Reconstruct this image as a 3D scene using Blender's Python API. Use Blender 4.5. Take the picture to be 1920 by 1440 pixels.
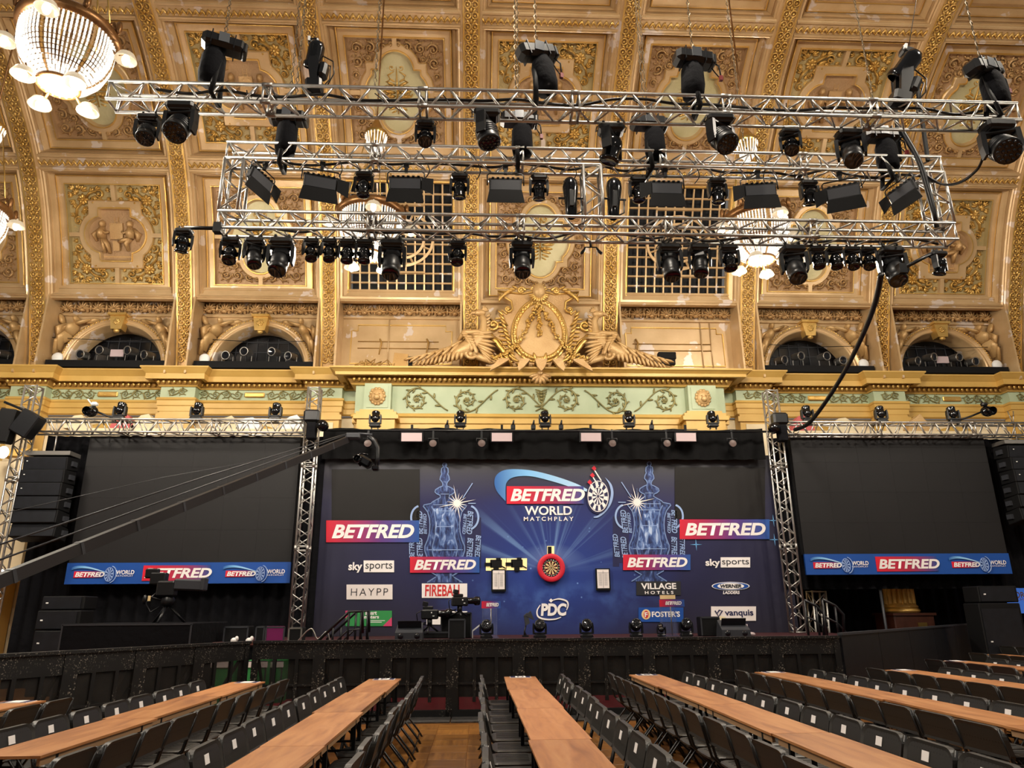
import bpy, math, random
from mathutils import Vector, Matrix, Euler
for o in list(bpy.data.objects): bpy.data.objects.remove(o, do_unlink=True)
SC = bpy.context.scene
COL = SC.collection
PI = math.pi
random.seed(7)

# ------------------------------------------------------------------ camera
EYE = 1.64                       # eye height; world: X along the stage, Y towards it, Z up
FPX = 1357.4                     # focal length in pixels of the 1920x1440 frame
PITCH, YAW, ROLL = math.radians(17.483), math.radians(2.660), math.radians(-0.434)
FW = Vector((math.sin(YAW)*math.cos(PITCH), math.cos(YAW)*math.cos(PITCH), math.sin(PITCH)))
_rt = Vector((math.cos(YAW), -math.sin(YAW), 0)); _up = _rt.cross(FW)
RT = _rt*math.cos(ROLL)+_up*math.sin(ROLL); UP = -_rt*math.sin(ROLL)+_up*math.cos(ROLL)
cd = bpy.data.cameras.new('camera'); cam = bpy.data.objects.new('camera', cd); COL.objects.link(cam)
cd.sensor_width = 36.0; cd.lens = FPX/1920*36.0; cd.clip_end = 200
cam.matrix_world = Matrix(((RT.x,UP.x,-FW.x,0),(RT.y,UP.y,-FW.y,0),(RT.z,UP.z,-FW.z,EYE),(0,0,0,1)))
SC.camera = cam

# ------------------------------------------------------------------ world and exposure
w = bpy.data.worlds.new('world'); SC.world = w; w.use_nodes = True
bg = w.node_tree.nodes['Background']
bg.inputs[0].default_value = (1.0, 0.92, 0.82, 1); bg.inputs[1].default_value = 0.16
SC.view_settings.view_transform = 'Standard'; SC.view_settings.look = 'None'
SC.view_settings.gamma = 1; SC.view_settings.use_curve_mapping = False
SC.view_settings.exposure = -0.12
CHANDELIER_WATTS = 1380
SC.cycles.max_bounces = 6; SC.cycles.diffuse_bounces = 3; SC.cycles.glossy_bounces = 2; SC.cycles.transparent_max_bounces = 6; SC.cycles.caustics_reflective = False; SC.cycles.caustics_refractive = False

# ------------------------------------------------------------------ helpers
def ray(px, py): return FW + RT*((px-960)/FPX) - UP*((py-720)/FPX)
def at(px, py, Y):                       # point on the plane at depth Y seen at a pixel of the photograph
    d = ray(px, py); p = d*(Y/d.y); p.z += EYE; return p
def atz(px, py, z):
    d = ray(px, py); p = d*((z-EYE)/d.z); p.z += EYE; return p
def proj(p):
    q = Vector(p)-Vector((0,0,EYE)); z = q.dot(FW)
    if z < .05: return None
    return 960+FPX*q.dot(RT)/z, 720-FPX*q.dot(UP)/z, z
def seen(p, m=60):
    q = proj(p)
    return q is not None and -m < q[0] < 1920+m and -m < q[1] < 1440+m
ORD = ['first','second','third','fourth','fifth','sixth','seventh','eighth','ninth','tenth','eleventh','twelfth','thirteenth','fourteenth','fifteenth','sixteenth','seventeenth','eighteenth','nineteenth','twentieth']

class MB:
    def __init__(s): s.v=[]; s.f=[]; s.m=[]; s.s=[]
    def add(s, vs, fs, mi=0, sm=False):
        b=len(s.v); s.v.extend([tuple(p) for p in vs])
        for f in fs: s.f.append(tuple(i+b for i in f)); s.m.append(mi); s.s.append(sm)
    def box(s, c, d, mi=0, R=None, bev=0):
        hx,hy,hz=d[0]/2,d[1]/2,d[2]/2; c=Vector(c)
        if bev>0:
            b=min(bev,hx*.9,hy*.9,hz*.9); vs=[]
            for sz in (-1,1):
                for sy in (-1,1):
                    for sx in (-1,1):
                        vs+= [Vector((sx*(hx-b),sy*(hy-b),sz*hz)),Vector((sx*(hx-b),sy*hy,sz*(hz-b))),Vector((sx*hx,sy*(hy-b),sz*(hz-b)))]
            I=lambda sx,sy,sz,k:((sz>0)*4+(sy>0)*2+(sx>0))*3+k
            fs=[]
            for sg in (-1,1):
                fs.append([I(-1,-1,sg,0),I(1,-1,sg,0),I(1,1,sg,0),I(-1,1,sg,0)])
                fs.append([I(-1,sg,-1,1),I(1,sg,-1,1),I(1,sg,1,1),I(-1,sg,1,1)])
                fs.append([I(sg,-1,-1,2),I(sg,1,-1,2),I(sg,1,1,2),I(sg,-1,1,2)])
            for a in (-1,1):
                for c2 in (-1,1):
                    fs.append([I(-1,a,c2,0),I(1,a,c2,0),I(1,a,c2,1),I(-1,a,c2,1)])
                    fs.append([I(a,-1,c2,0),I(a,1,c2,0),I(a,1,c2,2),I(a,-1,c2,2)])
                    fs.append([I(a,c2,-1,1),I(a,c2,1,1),I(a,c2,1,2),I(a,c2,-1,2)])
                    for z in (-1,1): fs.append([I(a,c2,z,0),I(a,c2,z,1),I(a,c2,z,2)])
        else:
            vs=[Vector((x*hx,y*hy,z*hz)) for z in (-1,1) for y in (-1,1) for x in (-1,1)]
            fs=[(0,2,3,1),(4,5,7,6),(0,1,5,4),(2,6,7,3),(0,4,6,2),(1,3,7,5)]
        if R is not None: vs=[R@p for p in vs]
        s.add([p+c for p in vs],fs,mi)
        return s
    def tube(s, pts, r, n=6, mi=0, cap=True, sm=True, flat=1.0, closed=False):
        P=[Vector(p) for p in pts]; N=len(P)
        if N<2: return s
        rr=r if isinstance(r,(list,tuple)) else [r]*N
        T=[]
        for i in range(N):
            if closed: t=P[(i+1)%N]-P[i-1]
            else: t=(P[min(i+1,N-1)]-P[max(i-1,0)])
            T.append(t.normalized() if t.length>1e-9 else Vector((0,0,1)))
        u=Vector((0,0,1)) if abs(T[0].z)<.9 else Vector((1,0,0))
        u=(u-T[0]*u.dot(T[0])).normalized(); vs=[]
        for i in range(N):
            u=(u-T[i]*u.dot(T[i]))
            u=u.normalized() if u.length>1e-6 else T[i].orthogonal().normalized()
            b=T[i].cross(u)
            for k in range(n):
                a=2*PI*k/n+PI/n; vs.append(P[i]+(u*math.cos(a)+b*math.sin(a)*flat)*rr[i])
        fs=[]
        for i in range(N-1 if not closed else N):
            j=(i+1)%N
            for k in range(n): fs.append((i*n+k,i*n+(k+1)%n,j*n+(k+1)%n,j*n+k))
        if cap and not closed: fs.append(tuple(range(n-1,-1,-1))); fs.append(tuple(range((N-1)*n,N*n)))
        s.add(vs,fs,mi,sm); return s
    def lathe(s, prof, n=16, M=None, mi=0, sm=True, a0=0, a1=2*PI):
        full=abs(a1-a0-2*PI)<1e-6; cnt=n if full else n+1; vs=[]
        for r,z in prof:
            for k in range(cnt):
                a=a0+(a1-a0)*k/n; vs.append(Vector((r*math.cos(a),r*math.sin(a),z)))
        if M is not None: vs=[M@p for p in vs]
        fs=[]
        for i in range(len(prof)-1):
            for k in range(n):
                k2=(k+1)%cnt; fs.append((i*cnt+k,i*cnt+k2,(i+1)*cnt+k2,(i+1)*cnt+k))
        s.add(vs,fs,mi,sm); return s
    def ell(s, c, r, R=None, n=8, m=5, mi=0):
        vs=[];fs=[];c=Vector(c)
        for i in range(m+1):
            t=PI*i/m
            for k in range(n):
                a=2*PI*k/n; p=Vector((r[0]*math.sin(t)*math.cos(a),r[1]*math.sin(t)*math.sin(a),r[2]*math.cos(t)))
                vs.append((R@p if R is not None else p)+c)
        for i in range(m):
            for k in range(n): fs.append((i*n+k,(i+1)*n+k,(i+1)*n+(k+1)%n,i*n+(k+1)%n))
        s.add(vs,fs,mi,True); return s
    def prism(s, poly, y0, y1, mi=0, M=None):            # polygon in XZ, extruded along Y
        n=len(poly); vs=[Vector((x,y0,z)) for x,z in poly]+[Vector((x,y1,z)) for x,z in poly]
        if M is not None: vs=[M@p for p in vs]
        fs=[tuple(range(n)),tuple(range(2*n-1,n-1,-1))]+[(i,i+n,(i+1)%n+n,(i+1)%n) for i in range(n)]
        s.add(vs,fs,mi); return s
    def bar(s, a, b, w, d, mi=0):                        # square bar between two points
        a=Vector(a);b=Vector(b);t=(b-a); L=t.length; t=t.normalized()
        u=Vector((0,0,1)) if abs(t.z)<.95 else Vector((0,1,0)); u=(u-t*u.dot(t)).normalized(); v=t.cross(u)
        R=Matrix((t,v,u)).transposed(); s.box((a+b)/2,(L,w,d),mi,R); return s
    def mesh(s, name, mats):
        me=bpy.data.meshes.new(name); me.from_pydata(s.v,[],s.f)
        for m in (mats if isinstance(mats,(list,tuple)) else [mats]): me.materials.append(m)
        me.polygons.foreach_set('material_index',s.m); me.polygons.foreach_set('use_smooth',s.s); me.update()
        return me
    def build(s, name, mats, parent=None, loc=None, rot=None):
        return put(name, s.mesh(name,mats), parent, loc, rot)
def put(name, me, parent=None, loc=None, rot=None, scale=None):
    o=bpy.data.objects.new(name,me); COL.objects.link(o)
    if parent is not None: o.parent=parent
    if loc is not None: o.location=loc
    if rot is not None: o.rotation_euler=rot
    if scale is not None: o.scale=scale
    return o
def tag(o, label, cat, group=None, kind=None):
    if label: o['label']=label
    if cat: o['category']=cat
    if group: o['group']=group
    if kind: o['kind']=kind
    return o
def thing(name, label, cat, loc=(0,0,0), rot=(0,0,0), group=None, kind=None):
    o=put(name,None,None,loc,rot); o.empty_display_size=.1
    return tag(o,label,cat,group,kind)
def dup(root, loc, rot, label, scale=None):
    r=root.copy(); COL.objects.link(r); r.location=loc; r.rotation_euler=rot; r['label']=label
    if scale is not None: r.scale=scale
    for ch in list(root.children):
        c=ch.copy(); COL.objects.link(c); c.parent=r
        for g in list(ch.children):
            d=g.copy(); COL.objects.link(d); d.parent=c
    return r
def struct(name, label=None, cat=None):
    o=put(name,None); o['kind']='structure'
    if label: o['label']=label
    if cat: o['category']=cat
    return o

# ------------------------------------------------------------------ materials
def srgb(r,g,b):
    f=lambda c:(c/255/12.92 if c/255<=.04045 else ((c/255+.055)/1.055)**2.4)
    return (f(r),f(g),f(b),1)
class NT:
    def __init__(s,name):
        s.m=bpy.data.materials.new(name); s.m.use_nodes=True; s.t=s.m.node_tree; s.b=s.t.nodes['Principled BSDF']
    def n(s,t,**k):
        o=s.t.nodes.new(t)
        for a,b in k.items(): setattr(o,a,b)
        return o
    def l(s,a,b): s.t.links.new(a,b)
    def set(s,**k):
        for a,v in k.items(): s.b.inputs[a.replace('_',' ')].default_value=v
    def noise(s,scale,detail=3,co='Object',rough=.5):
        nz=s.n('ShaderNodeTexNoise'); nz.inputs['Scale'].default_value=scale; nz.inputs['Detail'].default_value=detail; nz.inputs['Roughness'].default_value=rough
        s.l(s.coord(co),nz.inputs['Vector']); return nz
    def coord(s,co):
        if co=='World': return s.n('ShaderNodeNewGeometry').outputs['Position']
        return s.n('ShaderNodeTexCoord').outputs[co]
    def ramp(s,fac,stops):
        r=s.n('ShaderNodeValToRGB'); e=r.color_ramp.elements
        while len(e)<len(stops): e.new(.5)
        for i,(p,c) in enumerate(stops): e[i].position=p; e[i].color=c
        s.l(fac,r.inputs[0]); return r
    def mix(s,fac,a,b):
        x=s.n('ShaderNodeMix',data_type='RGBA')
        for sock,val in ((x.inputs[0],fac),(x.inputs[6],a),(x.inputs[7],b)):
            if hasattr(val,'type') and hasattr(val,'links'): s.l(val,sock)
            else: sock.default_value=val
        return x.outputs[2]
    def bump(s,h,strength=.3,dist=.02):
        b=s.n('ShaderNodeBump'); b.inputs['Strength'].default_value=strength; b.inputs['Distance'].default_value=dist
        s.l(h,b.inputs['Height']); s.l(b.outputs[0],s.b.inputs['Normal'])
def flat(name,rgb,rough=.5,metal=0,spec=.5,emit=None,es=0,alpha=1,var=0,vs=3):
    t=NT(name); c=srgb(*rgb); t.set(Roughness=rough,Metallic=metal); t.b.inputs['Base Color'].default_value=c
    t.b.inputs['Specular IOR Level'].default_value=spec
    if var:
        nz=t.noise(vs,4); lo=tuple(x*(1-var) for x in c[:3])+(1,); hi=tuple(min(1,x*(1+var)) for x in c[:3])+(1,)
        r=t.ramp(nz.outputs[0],[(.3,lo),(.7,hi)]); t.l(r.outputs[0],t.b.inputs['Base Color'])
    if emit: t.b.inputs['Emission Color'].default_value=srgb(*emit); t.b.inputs['Emission Strength'].default_value=es
    if alpha<1: t.b.inputs['Alpha'].default_value=alpha
    return t.m
def plaster(name,rgb,rgb2,metal=.15,rough=.42,patch=.0,bump=.25,bs=30,co='World'):
    t=NT(name); nz=t.noise(1.3,5,co); r=t.ramp(nz.outputs[0],[(.3,srgb(*rgb)),(.72,srgb(*rgb2))]); c=r.outputs[0]
    if patch>0:
        mp=t.n('ShaderNodeMapping'); mp.inputs['Scale'].default_value=(2.2,2.2,2.2); mp.inputs['Location'].default_value=(3.3,1.7,9.1)
        t.l(t.coord(co),mp.inputs[0]); n2=t.n('ShaderNodeTexNoise'); n2.inputs['Scale'].default_value=.9; n2.inputs['Detail'].default_value=3; t.l(mp.outputs[0],n2.inputs['Vector'])
        k=t.ramp(n2.outputs[0],[(patch,(0,0,0,1)),(patch+.03,(1,1,1,1))]); c=t.mix(k.outputs[0],c,srgb(222,205,190))
    t.l(c,t.b.inputs['Base Color']); t.set(Roughness=rough,Metallic=metal)
    if bump:
        n3=t.noise(bs,4,co); t.bump(n3.outputs[0],bump,.02)
    return t.m
M={}
M['gold']=plaster('gilt plaster',(192,158,112),(216,184,138),.25,.31,.615,.14,14)
M['gilt']=plaster('bright gilding',(206,160,76),(236,198,122),.62,.28,0,.4,40)
M['relief']=plaster('carved relief',(186,146,94),(212,174,122),.35,.34,0,.7,36)
M['fieldtan']=plaster('tan field',(168,132,92),(188,152,110),.15,.42,0,1.0,18)
M['fieldgreen']=plaster('sage field',(168,148,100),(190,168,118),.15,.42,0,.8,20)
M['medal']=plaster('pale sage medallion',(186,176,130),(208,198,156),.15,.42,0,.6,14)
M['yellow']=plaster('ochre stone paint',(200,160,82),(216,178,100),.05,.45,0,.06,20)
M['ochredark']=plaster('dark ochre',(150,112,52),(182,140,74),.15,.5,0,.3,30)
M['green']=plaster('pale green frieze',(170,184,150),(186,198,166),0,.55,0,.06,20)
M['olive']=plaster('olive gilding',(128,122,78),(156,146,92),.3,.45,0,.3,40)
M['cream']=plaster('cream wall',(222,202,164),(236,220,186),0,.6,0,.1,20)
M['stone']=plaster('carved stone gold',(190,150,94),(218,182,128),.2,.38,0,.5,30)
M['dark']=flat('dark interior',(7,8,12),.6,0,.3)
M['darkglass']=flat('dark glass',(9,10,15),.30,0,.5)
M['alu']=flat('aluminium tube',(190,187,182),.36,.9,.6,var=.12,vs=9)
M['alud']=flat('worn aluminium',(168,164,158),.4,.9)
M['blk']=flat('black fixture plastic',(15,16,19),.38,0,.45,var=.25,vs=12)
M['blkg']=flat('glossy black',(10,11,14),.12,0,.6)
M['blkm']=flat('matt black',(9,9,11),.7,0,.25)
M['grey']=flat('dark grey',(48,50,56),.5)
M['lens']=flat('dark lens',(26,27,32),.08,.3,.9)
M['lensw']=flat('frosted lens',(196,176,178),.35)
M['chainm']=flat('dull steel chain',(96,84,66),.5,.6)
M['plug']=flat('dull red plug',(112,34,36),.5)
M['lensd']=flat('dim lens',(96,80,76),.3)
M['lip']=flat('worn stage lip',(150,92,84),.6)
M['white']=flat('white print',(246,240,238),.5)
M['wht']=flat('white plastic',(232,232,230),.45)
M['chrome']=flat('chrome',(210,212,215),.15,1)
M['red']=flat('red print',(205,30,52),.5)
M['firered']=flat('fireball red',(206,44,44),.5)
M['navy']=flat('navy print',(28,30,74),.5)
M['inkdark']=flat('dark ink',(34,34,40),.5)
M['gstring']=flat('green print',(48,142,74),.5)
M['pink']=flat('pink print',(208,62,110),.5)
M['orange']=flat('cream print',(232,204,150),.5)
M['sky1']=flat('light blue print',(112,176,232),.5)
M['bandblue']=flat('banner blue',(24,76,158),.45)
M['paper']=flat('paper',(236,226,222),.6)
M['brownbox']=flat('brown varnish',(66,36,26),.35,var=.2,vs=6)
M['deckred']=flat('dark stage deck',(58,28,32),.8,0,.2,var=.2,vs=20)
M['crimson']=flat('crimson carpet',(122,34,44),.95,0,.1,var=.25,vs=30)
M['brass']=flat('brass',(196,160,90),.28,.9)
M['purple']=flat('purple screen',(96,24,66),.3,emit=(96,24,66),es=.35)
M['jib']=flat('jib beam paint',(13,6,9),.6,0)
M['pinkcloth']=flat('pink cloth',(196,96,96),.8)
M['fabricw']=flat('crumpled cloth',(222,206,170),.8)
def mk_wood():
    t=NT('plywood table top'); tc=t.n('ShaderNodeTexCoord'); oi=t.n('ShaderNodeObjectInfo'); mp=t.n('ShaderNodeMapping'); mp.inputs['Scale'].default_value=(6,.8,3)
    ad=t.n('ShaderNodeVectorMath',operation='ADD'); t.l(tc.outputs['Object'],ad.inputs[0]); sc=t.n('ShaderNodeVectorMath',operation='SCALE'); sc.inputs['Scale'].default_value=40
    cv=t.n('ShaderNodeCombineXYZ'); t.l(oi.outputs['Random'],cv.inputs[0]); t.l(oi.outputs['Random'],cv.inputs[1]); t.l(cv.outputs[0],sc.inputs[0]); t.l(sc.outputs[0],ad.inputs[1]); t.l(ad.outputs[0],mp.inputs[0])
    nz=t.n('ShaderNodeTexNoise'); nz.inputs['Scale'].default_value=1.6; nz.inputs['Detail'].default_value=6; nz.inputs['Distortion'].default_value=.7; t.l(mp.outputs[0],nz.inputs['Vector'])
    r=t.ramp(nz.outputs[0],[(.3,srgb(148,96,58)),(.5,srgb(178,121,74)),(.72,srgb(194,140,92))])
    hs=t.n('ShaderNodeHueSaturation'); t.l(r.outputs[0],hs.inputs['Color']); ma=t.n('ShaderNodeMath',operation='MULTIPLY_ADD'); ma.inputs[1].default_value=.22; ma.inputs[2].default_value=.9; t.l(oi.outputs['Random'],ma.inputs[0]); t.l(ma.outputs[0],hs.inputs['Value'])
    t.l(hs.outputs[0],t.b.inputs['Base Color']); t.set(Roughness=.38); return t.m
M['wood']=mk_wood()
M['woodedge']=flat('plywood edge',(168,132,96),.6)
def mk_floor():
    t=NT('parquet blocks'); tc=t.n('ShaderNodeTexCoord'); mp=t.n('ShaderNodeMapping'); mp.inputs['Scale'].default_value=(1,1,1); t.l(tc.outputs['Object'],mp.inputs[0])
    br=t.n('ShaderNodeTexBrick'); br.inputs['Scale'].default_value=2.2; br.inputs['Mortar Size'].default_value=.006; br.inputs['Brick Width'].default_value=.5; br.inputs['Row Height'].default_value=.14
    br.inputs['Color1'].default_value=srgb(138,88,36); br.inputs['Color2'].default_value=srgb(110,66,24); br.inputs['Mortar'].default_value=srgb(58,34,14); t.l(mp.outputs[0],br.inputs['Vector'])
    nz=t.noise(2.2,5); c=t.mix(.35,br.outputs[0],t.ramp(nz.outputs[0],[(.3,srgb(88,52,18)),(.7,srgb(160,108,48))]).outputs[0])
    t.l(c,t.b.inputs['Base Color']); t.set(Roughness=.32); return t.m
M['floor']=mk_floor()
def mk_panel():
    t=NT('parquet panel wood'); oi=t.n('ShaderNodeObjectInfo'); tc=t.n('ShaderNodeTexCoord'); mp=t.n('ShaderNodeMapping'); mp.inputs['Scale'].default_value=(26,2.2,1); t.l(tc.outputs['Object'],mp.inputs[0])
    nz=t.n('ShaderNodeTexNoise',noise_dimensions='4D'); nz.inputs['Scale'].default_value=1; nz.inputs['Detail'].default_value=5; t.l(mp.outputs[0],nz.inputs['Vector']); m=t.n('ShaderNodeMath',operation='MULTIPLY'); m.inputs[1].default_value=50; t.l(oi.outputs['Random'],m.inputs[0]); t.l(m.outputs[0],nz.inputs['W'])
    r=t.ramp(nz.outputs[0],[(.3,srgb(104,64,24)),(.55,srgb(146,98,42)),(.75,srgb(166,118,58))]); hs=t.n('ShaderNodeHueSaturation'); t.l(r.outputs[0],hs.inputs['Color']); ma=t.n('ShaderNodeMath',operation='MULTIPLY_ADD'); ma.inputs[1].default_value=.4; ma.inputs[2].default_value=.75; t.l(oi.outputs['Random'],ma.inputs[0]); t.l(ma.outputs[0],hs.inputs['Value']); t.l(hs.outputs[0],t.b.inputs['Base Color']); t.set(Roughness=.34); return t.m
M['panelwood']=mk_panel()
def mk_cloth(name,rgb,sc=7):
    t=NT(name); t.b.inputs['Base Color'].default_value=srgb(*rgb); t.set(Roughness=.9); t.b.inputs['Specular IOR Level'].default_value=.15
    nz=t.noise(sc,4); t.bump(nz.outputs[0],.5,.06); return t.m
M['drape']=mk_cloth('black drape',(11,11,15)); M['valance']=mk_cloth('black valance cloth',(13,13,14),4)
def mk_scuff():
    t=NT('scuffed black barrier'); n1=t.noise(48,2); n2=t.noise(1.9,3)
    k=t.ramp(n1.outputs[0],[(.60,(0,0,0,1)),(.645,(1,1,1,1))]); g=t.ramp(n2.outputs[0],[(.48,(0,0,0,1)),(.66,(1,1,1,1))])
    mu=t.n('ShaderNodeMath',operation='MULTIPLY'); t.l(k.outputs[0],mu.inputs[0]); t.l(g.outputs[0],mu.inputs[1])
    t.l(t.mix(mu.outputs[0],srgb(10,10,11),srgb(176,166,152)),t.b.inputs['Base Color']); t.set(Roughness=.5); return t.m
M['scuff']=mk_scuff()
M['meshpanel']=flat('perforated black mesh',(46,43,40),.7,0,.2,alpha=.55,var=.35,vs=5)
M['foot']=flat('chequer foot plate',(86,84,82),.45,.5,var=.4,vs=14)
M['board']=flat('painted black board',(17,19,25),.5,0,.4,var=.35,vs=6)
def mk_chair():
    t=NT('black perforated plastic'); tc=t.n('ShaderNodeTexCoord'); vo=t.n('ShaderNodeTexVoronoi'); vo.inputs['Scale'].default_value=34; vo.inputs['Randomness'].default_value=.05; t.l(tc.outputs['Object'],vo.inputs['Vector'])
    r=t.ramp(vo.outputs['Distance'],[(.2,srgb(6,6,6)),(.26,srgb(40,40,38))]); t.l(r.outputs[0],t.b.inputs['Base Color']); t.set(Roughness=.42); return t.m
M['chair']=mk_chair(); M['chairf']=flat('black chair tube',(22,22,23),.32,.2)
M['chairs']=flat('chair seat plastic',(44,43,41),.45,var=.15,vs=20)
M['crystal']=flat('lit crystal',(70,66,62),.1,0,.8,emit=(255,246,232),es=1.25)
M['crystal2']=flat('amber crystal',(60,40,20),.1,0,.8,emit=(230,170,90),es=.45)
M['bulb']=flat('bulb',(255,250,240),.3,emit=(255,240,215),es=7)
M['cup']=flat('glass cup',(110,98,80),.2,emit=(255,232,195),es=.55)
M['bronze']=flat('bronze ring',(120,84,48),.35,.7,var=.25,vs=14)
M['screen']=flat('blank led screen',(29,28,29),.55,0,.3,var=.05,vs=2)
M['screenside']=flat('led screen side',(22,22,24),.6)
M['glassy']=flat('clear acrylic',(120,130,170),.05,0,.5,alpha=.16)
M['gap']=flat('lit gap',(250,226,160),.6,emit=(250,222,150),es=.55)  # emission stands for the light coming through the backdrop openings
def grad(name,stops,axis=0,rough=.5):
    t=NT(name); tc=t.n('ShaderNodeTexCoord'); sp=t.n('ShaderNodeSeparateXYZ'); t.l(tc.outputs['Generated'],sp.inputs[0])
    r=t.ramp(sp.outputs[axis],[(p,srgb(*c)) for p,c in stops]); t.l(r.outputs[0],t.b.inputs['Base Color']); t.set(Roughness=rough); return t.m
M['signgrad']=grad('red to blue print',[(0,(214,28,50)),(.25,(176,34,78)),(.6,(92,52,128)),(1,(32,84,160))])
M['signred']=grad('red fading print',[(0,(222,26,50)),(.55,(176,40,74)),(1,(40,70,140))])
M['swoosh']=grad('swoosh print',[(0,(40,96,170)),(.35,(128,190,240)),(1,(190,222,250))],0)
M['streak']=None
# ================================================================== THE HALL: vault and stage-side wall
YW = 22.0; XC = 1.93; BAY = 4.473
KNOTS=[(1,.300),(1,.337),(.98,.405),(.95,.487),(.917,.558),(.88,.613),(.84,.655),(.80,.690),(.75,.720),(.70,.744),(.60,.778),(.5,.795),(.4,.80),(.3,.79)]
KN=[Vector((a*YW,b*YW+EYE)) for a,b in KNOTS]
PF=[]
for i in range(1,len(KN)-2):
    p0,p1,p2,p3=KN[i-1:i+3]
    for j in range(24):
        t=j/24
        PF.append(.5*((2*p1)+(p2-p0)*t+(2*p0-5*p1+4*p2-p3)*t*t+(3*p1-p0-3*p2+p3)*t**3))
PF.append(KN[-2]); PS=[0]
for a,b in zip(PF,PF[1:]): PS.append(PS[-1]+(b-a).length)
import bisect
def prof(s):
    s=max(0,min(PS[-1]-1e-4,s)); i=min(bisect.bisect_right(PS,s)-1,len(PF)-2); t=(s-PS[i])/(PS[i+1]-PS[i])
    p=PF[i].lerp(PF[i+1],t); d=(PF[min(i+2,len(PF)-1)]-PF[max(i-1,0)]).normalized()
    return p,d,Vector((-d.y,d.x)) if False else Vector((-abs(d.y),-abs(d.x)))   # normal into the room
def CE(x,s,w):
    p,d,n=prof(s); return Vector((x,p.x+n.x*w,p.y+n.y*w))
def CEM(x,s,w=0,flip=1):           # frame on the vault: local x along X, local z up the vault, local -y into the room
    p,d,n=prof(s); o=CE(x,s,w)
    X=Vector((1,0,0)); Z=Vector((0,d.x,d.y)); Y=Vector((0,-n.x,-n.y))
    return Matrix(((X.x,Y.x,Z.x,o.x),(X.y,Y.y,Z.y,o.y),(X.z,Y.z,Z.z,o.z),(0,0,0,1)))
ceiling=struct('ceiling','gilded barrel vault of coffers and ribs above the stage wall','ceiling')
def cpart(name,me,x=0,parent=ceiling):
    return put(name,me,parent,(x,0,0))

# --- ornament kit: local frame x right, z up, -y proud of the surface
def scroll(mb,c,R,a0,turns,d=1,r0=.03,mi=0,n=5,seg=12,y=-.02):
    pts=[];rr=[]; N=max(8,int(seg*turns))
    for i in range(N+1):
        t=i/N; a=a0+d*turns*2*PI*t; q=R*(1-t*.88); pts.append((c[0]+q*math.cos(a),y-.02*t,c[1]+q*math.sin(a))); rr.append(r0*(1-.5*t))
    mb.tube(pts,rr,n,mi); mb.ell((pts[-1][0],y-.03,pts[-1][2]),(r0*1.3,r0*1.1,r0*1.3),None,6,4,mi)
def leaf(mb,c,L,a,wd=.3,mi=0,y=-.015,th=.02):
    R=Matrix.Rotation(-a,3,'Y'); mb.ell((c[0]+math.cos(a)*L/2,y,c[1]+math.sin(a)*L/2),(L/2,th,L*wd/2),R,6,4,mi)
def spray(mb,c,a,L,mi=0,n=3):
    for k in range(n): leaf(mb,c,L*(1-.12*abs(k-(n-1)/2)),a+(k-(n-1)/2)*.5,.34,mi)
def rosette(mb,c,R,mi=0,n=7,y=-.02):
    for k in range(n): leaf(mb,c,R,2*PI*k/n,.55,mi,y)
    mb.ell((c[0],y-.02,c[1]),(R*.3,.025,R*.3),None,6,4,mi)
def corner_A():                    # gilded scroll spray filling an L-shaped corner panel (corner at 0,0, arms along +x and -z)
    mb=MB()
    rosette(mb,(.34,-.34),.17,0,8)
    scroll(mb,(.80,-.20),.13,PI*.9,1.4,-1,.032); mb.tube([(.42,-.02,-.30),(.55,-.03,-.17),(.68,-.02,-.12)],[.03,.034,.028],5); spray(mb,(.55,-.17),.9,.2); spray(mb,(.62,-.24),-.7,.16)
    scroll(mb,(.18,-.92),.12,PI*.4,1.4,1,.032); mb.tube([(.30,-.02,-.44),(.16,-.03,-.60),(.12,-.02,-.80)],[.03,.034,.028],5); spray(mb,(.16,-.58),2.4,.18); spray(mb,(.24,-.66),-.3,.17); spray(mb,(.2,-.2),2.3,.2,0,5); spray(mb,(.48,-.42),-.8,.2,0,5)
    for a_,b_,an,L in ((.12,-.10,2.2,.22),(.22,-.08,1.2,.2),(.08,-.24,3.0,.2),(.30,-.12,.6,.22),(.12,-.36,-2.4,.2),(.68,-.10,.5,.2),(.72,-.28,-.9,.18),(.10,-.72,-2.6,.18),(.28,-.80,-.6,.18),(.52,-.30,-.3,.22),(.36,-.52,-1.4,.22),(.95,-.1,.3,.16),(.98,-.28,-.6,.14),(.10,-1.05,-2.2,.16),(.26,-1.06,-1.0,.14)): spray(mb,(a_,b_),an,L)
    scroll(mb,(.40,-.62),.10,0,1.2,1,.024); scroll(mb,(.62,-.42),.09,PI/2,1.2,-1,.022)
    return mb
def corner_B():
    mb=MB(); rr=random.Random(3)
    for (x,z,R,a,d) in ((.22,-.22,.15,0,1),(.55,-.2,.14,2,-1),(.2,-.56,.14,4,1),(.88,-.16,.11,1,1),(.15,-.9,.11,5,-1),(.48,-.46,.10,3,1),(1.1,-.12,.07,0,1),(.11,-1.15,.07,2,1)):
        scroll(mb,(x,z),R,a,1.5,d,.030)
        for k in range(6): leaf(mb,(x+R*.8*math.cos(k*1.05+a),z+R*.8*math.sin(k*1.05+a)),R*.8,k*1.05+a+rr.uniform(.2,1.2),.34)
    return mb
CA=corner_A().mesh('gilded_scroll',M['gilt']); CB=corner_B().mesh('carved_scroll',M['relief'])

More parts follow.
